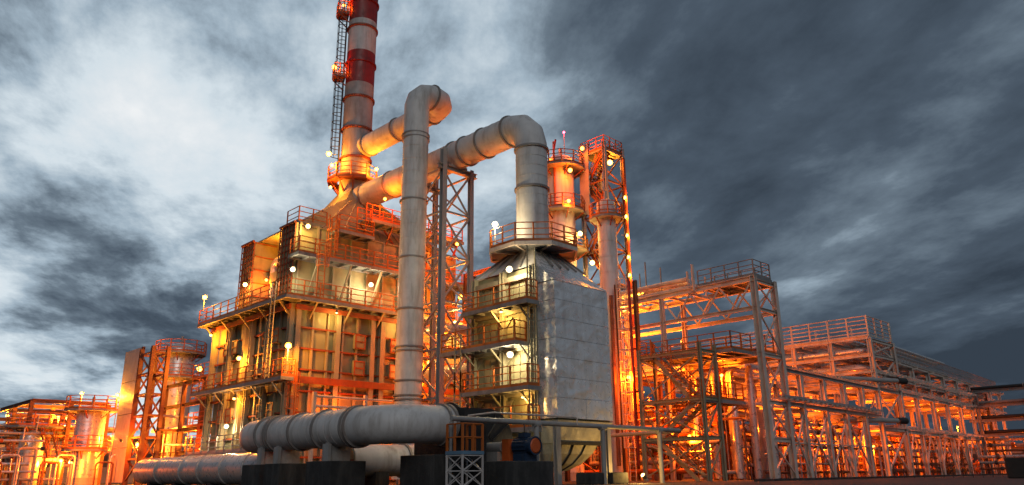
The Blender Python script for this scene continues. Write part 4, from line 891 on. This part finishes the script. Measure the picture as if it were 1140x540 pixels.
# equipment on the ground under the racks
eq = []
rnd = random.Random(3)
spots = [(46.5, 33.5), (50.0, 27.2), (53.8, 30.5), (56.3, 27.8), (57.5, 33.0), (60.5, 29.2), (61.5, 35.0), (64.5, 28.2), (64.0, 39.0), (58.0, 40.0), (53.0, 44.5), (47.0, 44.0), (68.8, 27.6), (73.5, 30.5), (77.5, 29.0), (80.0, 35.0), (84.5, 31.5), (88.5, 30.2), (93.0, 34.0), (97.0, 31.0), (74.0, 40.0), (84.0, 42.0), (102.0, 34.0), (107.0, 33.0)]
vi = di = 0
def az(p): return -math.atan2(p[1], p[0])
for k, (x, y) in enumerate(sorted(spots, key=az)):
    if k % 2 == 0:
        h = rnd.uniform(3.2, 5.4); vessel(x, y, rnd.uniform(.35, .6), 0, h, f'{ORD[vi]} squat upright vessel from the left among the lit pipe racks', ['silver', 'duct', 'rib'][vi % 3], 'upright_vessel', [(h - 1.0, 1.7)] if vi % 2 else [], 'vessels under the racks'); vi += 1
    else:
        drum((x, y, rnd.uniform(1.3, 2.6)), rnd.uniform(2.6, 3.8), rnd.uniform(.35, .55), 'x' if di % 2 else 'y', f'{ORD[di]} horizontal drum from the left among the lit pipe racks', ['silver', 'rib', 'duct'][di % 3], 'drums under the racks'); di += 1
# standing pipe loops
for k in range(22):
    x = 46.5 + k * 2.5 + rnd.uniform(-.6, .6); y = rk(x, rnd.uniform(1.5, 6.5)); h = rnd.uniform(2.2, 4.3); L = rnd.uniform(1.0, 2.6)
    pts = [(x, y, 0), (x, y, h), (x + L, y + .2, h), (x + L, y + .2, 0)] if k % 2 else [(x, y, 0), (x, y, h), (x, y + L, h), (x, y + L, .0)]
    run(pts, rnd.uniform(.06, .13), ['rust', 'silver', 'pale', 'rail'][k % 4], f'{ORD[k]} upright pipe loop from the left below the low rack tiers', 'upright pipe loops', .25)
def gallery(p0, dvec, L, z, r, mat, label, group, r_):
    """one process line with drops, valves and handwheels"""
    d = Vector(dvec).normalized(); p0 = Vector((p0[0], p0[1], z)); s_ = Vector((-d.y, d.x, 0))
    t = thing('process_line', label, 'pipe', (p0.x, p0.y, 0), group); pipe('pipe', p0, p0 + d * L, r, M[mat], t)
    n = int(L / 2.2)
    for k in range(n):
        q = p0 + d * (L * (k + r_.uniform(.1, .9)) / n); up = r_.random() < .35
        pipe('branch', q, Vector((q.x, q.y, min(z + r_.uniform(.6, 1.6), 6.2) if up else 0)), r * .6, M[mat], t)
        if r_.random() < .6:
            v = q + d * .5; pipe('valve', v - d * .16, v + d * .16, r * 1.7, M['rail' if k % 3 else 'dark'], t); pipe('valve_stem', v, v + ZU * (r + .3), .03, M['grey'], t); ring('handwheel', v + ZU * (r + .32), (0, 0, 1), .13, .03, M['guard'], t, .02, 10)
        if r_.random() < .3: w_ = q - d * .6; box('support', w_.x - .07, w_.x + .07, w_.y - .07, w_.y + .07, 0, z - r * .9, M['rust'], t)
    return t
rg = random.Random(11)
for row, (dy, nz) in enumerate(((1.4, 7), (3.4, 7), (5.8, 6))):
    for i in range(nz): gallery((45.6 + rg.uniform(0, 3), rk(46, dy + rg.uniform(-.3, .3))), (1, RS, 0), rg.uniform(12, 19), .45 + i * .56 + rg.uniform(-.1, .1), rg.choice((.06, .09, .13, .16)), rg.choice(('silver', 'rust', 'grey', 'rack', 'silver')), f'{ORD[i]} process line from the ground in the {["front", "middle", "back"][row]} row under the low rack', 'process lines under the low rack', rg)
for row, dy in enumerate((1.5, 4.0)):
    for i in range(6): gallery((67 + rg.uniform(0, 4), rk(68, dy)), (1, RS, 0), rg.uniform(24, 38), .5 + i * .6, rg.choice((.09, .13, .18)), rg.choice(('silver', 'rust', 'grey', 'rack')), f'{ORD[i]} process line from the ground in the {["front", "back"][row]} row under the far rack', 'process lines under the far rack', rg)
for i in range(9): gallery((45.4 + i * .35, 27.8 + rg.uniform(0, 1)), (0, 1, 0), rg.uniform(9, 15), .6 + i * .62, rg.choice((.08, .12, .16)), rg.choice(('silver', 'rust', 'grey', 'rail')), f'{ORD[i]} process line from the ground behind the olive stair tower', 'process lines behind the stair tower', rg)
for row, (y_, x_) in enumerate(((76.8, 9.0), (82.5, 9.5))):
    for i in range(7): gallery((x_ + rg.uniform(0, 1.5), y_ + rg.uniform(-.4, .4)), (1, -.25, 0), rg.uniform(7.5, 10), .5 + i * .62, rg.choice((.07, .1, .14)), rg.choice(('silver', 'rust', 'grey', 'rail')), f'{ORD[i]} process line from the ground in the {["front", "back"][row]} row of the left process area', 'process lines at left', rg)
for i in range(5): gallery((22.8, 60.2 + i * 1.4), (1, .2, 0), 7, .6 + i * 1.2, .1, ('silver', 'rust')[i % 2], f'{ORD[i]} process line from the ground between left column and furnace', 'process lines beside the furnace', rg)
pb = thing('pump_house', 'long low dark pump house behind the left process area', 'building', (15, 104, 0))
MB().box(-12, 42, 100, 108, 0, 5.0).build('wall', M['brick'], pb); MB().box(-12.4, 42.4, 99.6, 108.4, 5.0, 5.3).build('roof', M['deck'], pb)
for k in range(8): box('window', -8 + k * 6, -6 + k * 6, 99.93, 99.99, 1.8, 3.4, M['dark'], pb)
# building behind
bd = thing('process_building', 'plain low building wall glowing red behind the right racks', 'building', (70, 52, 0))
MB().box(58, 125, 52, 60, 0, 6.2).build('wall', M['brick'], bd); MB().box(57.6, 125.4, 51.6, 60.4, 6.2, 6.5).build('roof', M['deck'], bd)
for k in range(9): x = 60 + k * 7; box('window', x, x + 2.4, 51.93, 51.99, 2.2, 3.8, M['dark'], bd)
bar('gutter', (57.8, 51.5, 6.1), (125.2, 51.5, 6.1), .14, M['grey'], bd)
er = thing('pipe_rack', 'dark cross rack running off the right edge at the far end', 'rack', (98, 20, 0), 'pipe racks at right')
for y in (26.5, 21.5, 16.5, 11.5):
    for x in (98.0, 102.0): bar('column', (x, y, 0), (x, y, 9.0), .34, M['ring'], er, kind='i')
    for z in (8.8, 7.2, 5.6, 4.0): bar('cross_beam', (98, y, z), (102, y, z), .22, M['ring'], er, .28, kind='i')
for z in (8.9, 7.3, 5.7, 4.1): bar('long_beam', (97.9, 27.5, z), (97.9, 8, z), .2, M['ring'], er, .3, kind='i')
for tier, z in enumerate((9.1, 7.5, 5.9, 4.3)):
    for i in range(3): run([(98.5 + i * 1.2, 27, z + .2), (98.5 + i * 1.2, 6, z + .2)], .18 + .05 * i, ['fan', 'ring', 'fan'][(i + tier) % 3], f'{ORD[i]} pipe from the front on the {["top", "second", "third", "lowest"][tier]} tier of the right edge cross rack', 'pipes on the right edge rack')
for i in range(6): gallery((96.5 + .6 * i, 27), (0, -1, 0), 18, .6 + .62 * i, .12 + .02 * (i % 3), ('rust', 'grey', 'silver')[i % 3], f'{ORD[i]} process line from the ground under the right edge cross rack', 'process lines at the right edge', rg)
for i, p in enumerate(((101, 23, 2.6), (103, 17, 3.0))): lamp(p, ['sodium lamp under the right edge cross rack, farther from the edge', 'sodium lamp under the right edge cross rack, closer to the edge'][i], 'sodium', 1300, aim=(-.5, -.6, -.6), size=.16, pole=p[2])
sh = thing('storage_shed', 'long low shed closing the view behind the far right racks', 'building', (128, 30, 0))
MB().box(122, 134, -5, 51, 0, 3.4).build('wall', M['brick'], sh); MB().box(121.6, 134.4, -5.4, 51.4, 3.4, 3.65).build('roof', M['deck'], sh)
for k in range(10): box('window', 121.93, 121.99, -2 + k * 5, .4 + k * 5, 1.4, 2.6, M['dark'], sh)
# lamps in the racks
rl = [(46.3, 30.5, 2.9), (47.0, 28.0, 6.9), (50.5, 31.5, 2.4), (48.0, 35.5, 6.4), (45.0, 37.0, 4.5), (52.2, 27.3, 3.6), (54.0, 34.5, 3.0), (56.6, 29.5, 2.0), (58.4, 30.8, 5.8), (60.0, 32.5, 2.2), (62.4, 27.8, 2.6), (63.5, 33.0, 6.0), (67.8, 29.3, 3.2), (70.0, 37.0, 5.6), (69.5, 33.0, 3.0), (72.8, 28.6, 2.6), (76.0, 30.6, 6.2), (80.0, 29.5, 2.4), (85.5, 31.0, 2.8), (90.0, 30.0, 5.8), (94.5, 31.0, 2.6), (101, 30, 3.0), (107, 31.5, 5.6), (104, 22, 3.4)]
rl = sorted(rl, key=az)
for k, p in enumerate(rl):
    lamp(p, f'{ORD[k]} orange sodium lamp from the left glowing inside the right pipe racks', 'sodium', 1500 if p[0] < 66 else 1400, aim=(-.5, -.6, -.6), size=.16, group='sodium lamps inside the racks', pole=p[2])
for k, (u, v, d) in enumerate([(690, 372, 58), (695, 345, 58), (742, 400, 56), (700, 420, 54), (690, 480, 55), (868, 497, 60), (760, 380, 58)]):
    lamp(onD(u, v, d), ['lamp right of the silver box below the pipe bridge', 'lamp high right of the silver box', 'lamp above the stair tower top flight', 'lamp beside the ladder shaft', 'low lamp right of the silver box foot', 'small bright lamp between the first low rack columns', 'lamp on pipes under the bridge middle'][k], ['amber', 'amber', 'sodium', 'sodium', 'sodium', 'amber', 'sodium'][k], [1100, 800, 1300, 1200, 1500, 900, 1200][k], size=.2)

# structure right of the box: lit pipes
sr = thing('steel_frame', 'bright yellow-lit steel frame between the silver box and ladder shaft', 'frame', (45, 37, 0))
for x, y in ((43.6, 36.2), (43.6, 40.4), (47, 40.4)): bar('column', (x, y, 0), (x, y, 12.4), .26, M['rail'], sr, kind='i')
for z in (2.6, 4.8, 7, 9.4, 11.8): bar('beam', (43.6, 36.2, z), (43.6, 40.4, z), .2, M['rail'], sr, .26, kind='i'); bar('beam', (43.6, 40.4, z), (47, 40.4, z), .2, M['rail'], sr, .26, kind='i'); railing(sr, [(43.5, 36.2, z + .1), (43.5, 40.4, z + .1)], M['rail'], step=1.0, sub=False)
lattice(sr, (43.6, 36.2), (43.6, 40.4), .3, 11.8, 5, M['rail'], .1, x=False)
for i in range(5): run([(43.0 + .2 * i, 35.4 + .25 * i, .2), (43.0 + .2 * i, 35.4 + .25 * i, 4.2 + 1.6 * i), (43.0 + .2 * i, 42.5, 4.2 + 1.6 * i)], .16, ['silver', 'rib'][i % 2], f'{ORD[i]} bent pipe up the yellow-lit frame, counted from the lowest', 'bent pipes on the yellow-lit frame', .4)

# ================================================================== PROCESS AREA AT LEFT
vessel(27.6, 74.6, 1.35, 0, 12.9, 'tall shiny orange-lit column beside the furnace with two round platforms', 'silver', 'process_column', [(11.9, 2.3), (9.6, 2.2)], None, 2, sub=True)
lf = thing('lattice_tower', 'open steel lattice tower beside the tall flat screen at left', 'tower', (23.2, 65, 0))
lcs = [(21.8, 64.9), (23.0, 64.9), (23.0, 67.6), (21.8, 67.6)]
for x, y in lcs: bar('column', (x, y, 0), (x, y, 10.9), .3, M['rust'], lf, kind='i')
for i in range(4): lattice(lf, lcs[i], lcs[(i + 1) % 4], .3, 10.4, 6, M['rust'], .12, x=False)
box('roof_panel', 21.95, 22.1, 65.1, 66.1, 8.6, 10.9, M['grey'], lf)
sc_ = thing('screen_wall', 'tall flat grey screen wall rising at left of the lattice tower', 'screen', (22, 69.6, 0))
for k in range(4): box('wall_panel', 21.85, 22.1, 68.0, 71.9, .2 + k * 2.75, 2.9 + k * 2.75, M['grey'], sc_)
for y in (67.95, 71.95): bar('edge_post', (22.0, y, 0), (22.0, y, 11.2), .22, M['rust'], sc_)
vessel(20.3, 73.6, 1.15, 0, 6.6, 'orange-lit column with a crowded top platform left of the screen wall', 'silver', 'process_column', [(6.2, 2.1), (2.9, 1.9)], None, 4, sub=True)
vessel(17.0, 77.5, .95, 0, 4.6, 'shorter silver vessel under a round platform at far left', 'silver', 'process_column', [(4.9, 2.2)], None, 3)
vessel(13.6, 79.0, .7, 0, 3.6, 'slim low vessel at the very left edge', 'duct', 'process_column', [], None, 2)
lg = thing('steel_frame', 'orange-lit open portal frame at the far left edge', 'frame', (19, 82, 0))
cn = onD(36, 446, 66); gx0, gy0 = cn.x, cn.y; gx1, gy1, gz = gx0 + 6.2, gy0 + 12, cn.z
for x in (gx0, gx0 + 3.1, gx1):
    for y in (gy0, gy0 + 6): bar('column', (x, y, 0), (x, y, gz), .32, M['rust'], lg, kind='i')
for y in (gy0, gy0 + 6, gy1):
    for z in (gz, gz - .9, gz * .62, gz * .3): bar('beam', (gx0, y, z), (gx1, y, z), .24, M['rust'], lg, .34, kind='i')
for x in (gx0, gx1):
    for z in (gz - .04, gz * .62, gz * .3): bar('beam', (x, gy0, z), (x, gy1, z), .24, M['rust'], lg, .34, kind='i')
for z in (gz * .64, gz * .32): deck(lg, gx0, gx1, gy0, gy1, z); railing(lg, [(gx1, gy0, z), (gx0, gy0, z), (gx0, gy1, z)], M['rail'], step=1.0, sub=False)
stairs(lg, gx0 + 1.0, gx0 + 1.8, gy0 - 3.6, gz * .32, gy0 - .2, gz * .64, 'rib')
for i in range(6): run([(gx0 - 2, gy0 + .5 + i * .8, gz * .7), (gx1 + 3, gy0 + .5 + i * .8, gz * .7)], .13 + .04 * (i % 3), RUN_MATS[i], f'{ORD[i]} pipe from the front on the far left portal frame deck', 'pipes on the left portal frame')
for i in range(9):
    x = 12.8 + i * 1.25; y = 72.5 + (i % 3) * .9 - i * .35; h = 1.8 + .6 * (i % 3); run([(x, y, 0), (x, y, h), (x + 1.3, y, h), (x + 1.3, y, 0)], .075, ['rust', 'silver', 'grey'][i % 3], f'{ORD[i]} small pipe loop from the left edge in the left process area', 'small pipe loops at left', .25)
# rack between left column and furnace
lr = thing('steel_frame', 'orange steel frame with tiers between left column and furnace corner', 'frame', (27, 63, 0))
for x, y in ((24.5, 60.5), (24.5, 68.5), (30, 60.5), (30, 68.5), (24.5, 64.5)): bar('column', (x, y, 0), (x, y, 8.2), .3, M['rust'], lr, kind='i')
for z in (2.4, 4.2, 6.2, 8.0):
    bar('beam', (24.5, 58.5, z), (24.5, 69.5, z), .24, M['rust'], lr, .3, kind='i'); bar('beam', (24.5, 60.5, z), (30, 60.5, z), .24, M['rust'], lr, .3, kind='i')
    railing(lr, [(24.4, 58.6, z + .15), (24.4, 62.8, z + .15)], M['rail'], step=1.0, sub=False)
for i in range(5): run([(25.0 + .6 * i, 58.8, 4.5), (25.0 + .6 * i, 72.0, 4.5)], .16, RUN_MATS[i], f'{ORD[i]} pipe from the front in the frame left of the furnace', 'pipes left of the furnace')
vessel(28.6, 66.2, .5, 0, 9.6, 'slim grey stack standing behind the frame left of the furnace', 'grey', 'slim_stack', [], None, 0)
LL = [(8, 463, 76), (26, 463, 76), (65, 465, 72), (75, 466, 70), (91, 438, 70), (131, 440, 66), (45, 517, 70), (68, 513, 66), (112, 487, 68), (129, 485, 66), (153, 495, 66), (222, 483, 60), (222, 411, 63)]
LN = ['lamp at the extreme left edge on the portal frame', 'second lamp from the left edge on the portal frame', 'left of two lamps above the short silver vessel', 'right of two lamps above the short silver vessel', 'lamp on the pole above the crowded column platform', 'lamp halfway up the face of the tall screen wall', 'low lamp in front of the short silver vessel', 'low lamp on the rail right of the short vessel', 'lamp on the side of the crowded column', 'lamp between crowded column and screen wall', 'lamp inside the lattice tower', 'lamp in the frame left of the furnace', 'large bright lamp on the furnace middle platform end']
for (u, v, d), n_ in zip(LL, LN): lamp(onD(u, v, d), n_, 'amber', 1700 if u != 131 else 500, size=.22 if v != 411 else .28, aim=(-.6, -.7, -.4), pole=onD(u, v, d).z if v != 411 else 0)
for k, p in enumerate([(18.5, 70.5, 1.8), (24.0, 71.0, 4.2), (25.5, 73.0, 2.0), (21.0, 80.0, 4.4), (20.9, 66.8, 3.4), (24.0, 58.8, 2.6)]):
    lamp(p, ['low lamp near the screen wall foot', 'lamp behind the lattice tower', 'low lamp before the tall shiny column', 'lamp under the portal frame deck', 'lamp on the lower part of the screen wall front', 'low lamp near the furnace far corner'][k], 'sodium', 1700, size=.16, aim=(-.3, -.2, -.9) if k != 4 else (.7, .5, -.3))

# ================================================================== LAMPS ON FURNACE, CHIMNEY AND BOX
def fl(p, label, kind='warm', power=420, **kw): return lamp(p, label, kind, power, **kw)
fl(onX(228, 331, X0 - 1.3), 'bright lamp at the far end of the furnace upper railing', 'amber', 450, size=.24, pole=1.1)
fl(onX(273, 317, X0 - .3), 'lamp on the far wing module above the upper deck', 'warm', 260, size=.22)
fl(Vector((X0 + 1.2, 49.4, 16.6)), 'lamp in the recess between the two wing modules', 'amber', 260, size=.26, aim=(-.6, .1, -.8))
fl(Vector((X0 + .9, 50.9, 14.2)), 'hidden lamp low in the wing recess', 'sodium', 260, size=.16, aim=(-.4, -.5, -.6))
fl(onX(326, 300, X0 - .5), 'white lamp on the furnace corner at the upper deck', 'cool', 260, size=.22)
fl(onY(343, 252, uy - .7), 'lamp on the near wing module top by the side platform', 'warm', 240, size=.22)
fl(onY(413, 317, uy - 1.0), 'white lamp below the side platform close to the tall vertical pipe', 'cool', 260, size=.22)
fl(onX(321, 385, X0 - .9), 'orange lamp on the furnace corner at the middle deck', 'amber', 1300, size=.26, pole=1.0)
fl(onX(266, 399, X0 - .6), 'lamp on the furnace left face above the middle deck', 'amber', 700, size=.22)
fl(onX(252, 475, X0 - .7), 'white lamp low on the furnace left face', 'cool', 350, size=.2)
fl(Vector((X0 - .8, 55.6, 10.6)), 'added fill lamp under the far end of the upper furnace deck', 'amber', 600, size=.16, aim=(-.3, -.3, -.8))  # added lamp without a seen source, makes the deck underside glow orange
fl(Vector((X0 - .8, 50.6, 5.6)), 'added fill lamp under the middle furnace deck on the left face', 'amber', 500, size=.16, aim=(-.3, -.3, -.8))  # added lamp, warms the left face below the middle deck
fl(Vector((26.0, Y0 - .95, 10.9)), 'small added fill lamp under the upper deck near the furnace corner', 'warm', 130, size=.12, aim=(0, .3, -1))  # invented under-deck lamp, washes the right face panels from above
fl(Vector((31.6, Y0 - .95, 10.9)), 'small added fill lamp under the upper deck behind the tall vertical pipe', 'warm', 130, size=.12, aim=(0, .3, -1))  # second invented lamp lighting the right face panels
fl(Vector((26.5, 43.2, 4.6)), 'orange lamp low before the furnace right face', 'sodium', 420, size=.16, aim=(0, .9, -.3))
fl(Vector((30.6, 43.0, 3.2)), 'orange lamp behind the tall vertical pipe foot', 'sodium', 450, size=.16, aim=(0, .9, -.3))
fl(Vector((36.0, 43.4, 17.6)), 'orange lamp under the top walkway of the furnace', 'sodium', 700, size=.18)
fl(Vector((29.6, 44.0, 19.9)), 'orange lamp on the top walkway rail below the flue duct', 'sodium', 500, size=.16)
fl(Vector((cx, cyy, 33.2)) + ld * 2.15 , 'bright lamp on the middle chimney rest platform', 'sodium', 260, size=.3)
fl(Vector((cx, cyy, 39.3)) + ld * 1.7, 'lamp on the upper chimney rest platform', 'sodium', 160, size=.2)
fl(Vector((cx, cyy, 25.1)) + ld * 2.0 - F0 * .6, 'bright lamp on the chimney platform beside its ladder', 'amber', 520, size=.28)
fl(Vector((cx, cyy, 23.9)) + R0 * 1.9 - F0 * .9, 'lamp on the chimney platform above the flue duct', 'amber', 520, size=.2)
fl(Vector((cx, cyy, 24.0)) - R0 * 1.5 - F0 * 1.6, 'lamp on the front rail of the chimney platform', 'amber', 420, size=.2)
fl(Vector((cx, cyy, 22.3)) - R0 * 1.6 - F0 * 1.2, 'lamp under the chimney platform edge', 'amber', 350, size=.16)
fl(onX(551, 250, 28.4), 'white lamp on a post left of the octagonal platform', 'cool', 260, size=.24, pole=1.3)
fl(onX(567, 300, 27.9), 'white lamp over the top balcony of the silver box', 'cool', 260, size=.24)
fl(onX(568, 395, 27.9), 'white lamp over the third balcony of the silver box', 'cool', 260, size=.24)
fl(onX(558, 347, 27.9), 'small hanging lamp under the top balcony', 'warm', 120, size=.12, aim=(0, 0, -1))
fl(onX(582, 442, 27.9), 'small hanging lamp under the third balcony', 'warm', 120, size=.12, aim=(0, 0, -1))
fl(onX(588, 490, 27.3), 'small hanging lamp under the lowest balcony', 'cool', 12, size=.1, aim=(0, 0, -1))

lamp((33.4, 25.0, .4), 'added low fill light on the ground aimed up at the silver box', 'warm', 260, size=.16, aim=(-.6, .25, .6))  # added fill light, no such source in view, brightens the cladding

# ================================================================== FOREGROUND BITS
kb = MB().box(39.5, 125, 21.9, 22.15, 0, .13).build('kerb', M['concrete']); kb['kind'] = 'structure'
bq = onD(1133, 530, 44); db = MB().box(bq.x - .5, bq.x + 2.2, bq.y - 1.0, bq.y + .4, 0, 1.15); o = db.build('concrete_block', M['fan']); tag(o, 'dark concrete block at the far right edge', 'block'); bv = o.modifiers.new('edge', 'BEVEL'); bv.width = .05
for k in range(14):
    u = 985 + k * 11; p = onD(u, 532, 50); t = thing('marker_stake', f'{ORD[k]} thin dark stake from the left along the right foreground', 'stake', (p.x, p.y, 0), 'stakes at right'); h = random.uniform(.6, 1.1)
    pipe('stake_rod', (p.x, p.y, 0), (p.x, p.y, h), .02, M['fan'], t); pipe('stake_cap', (p.x, p.y, h), (p.x, p.y, h + .05), .035, M['fan'], t)
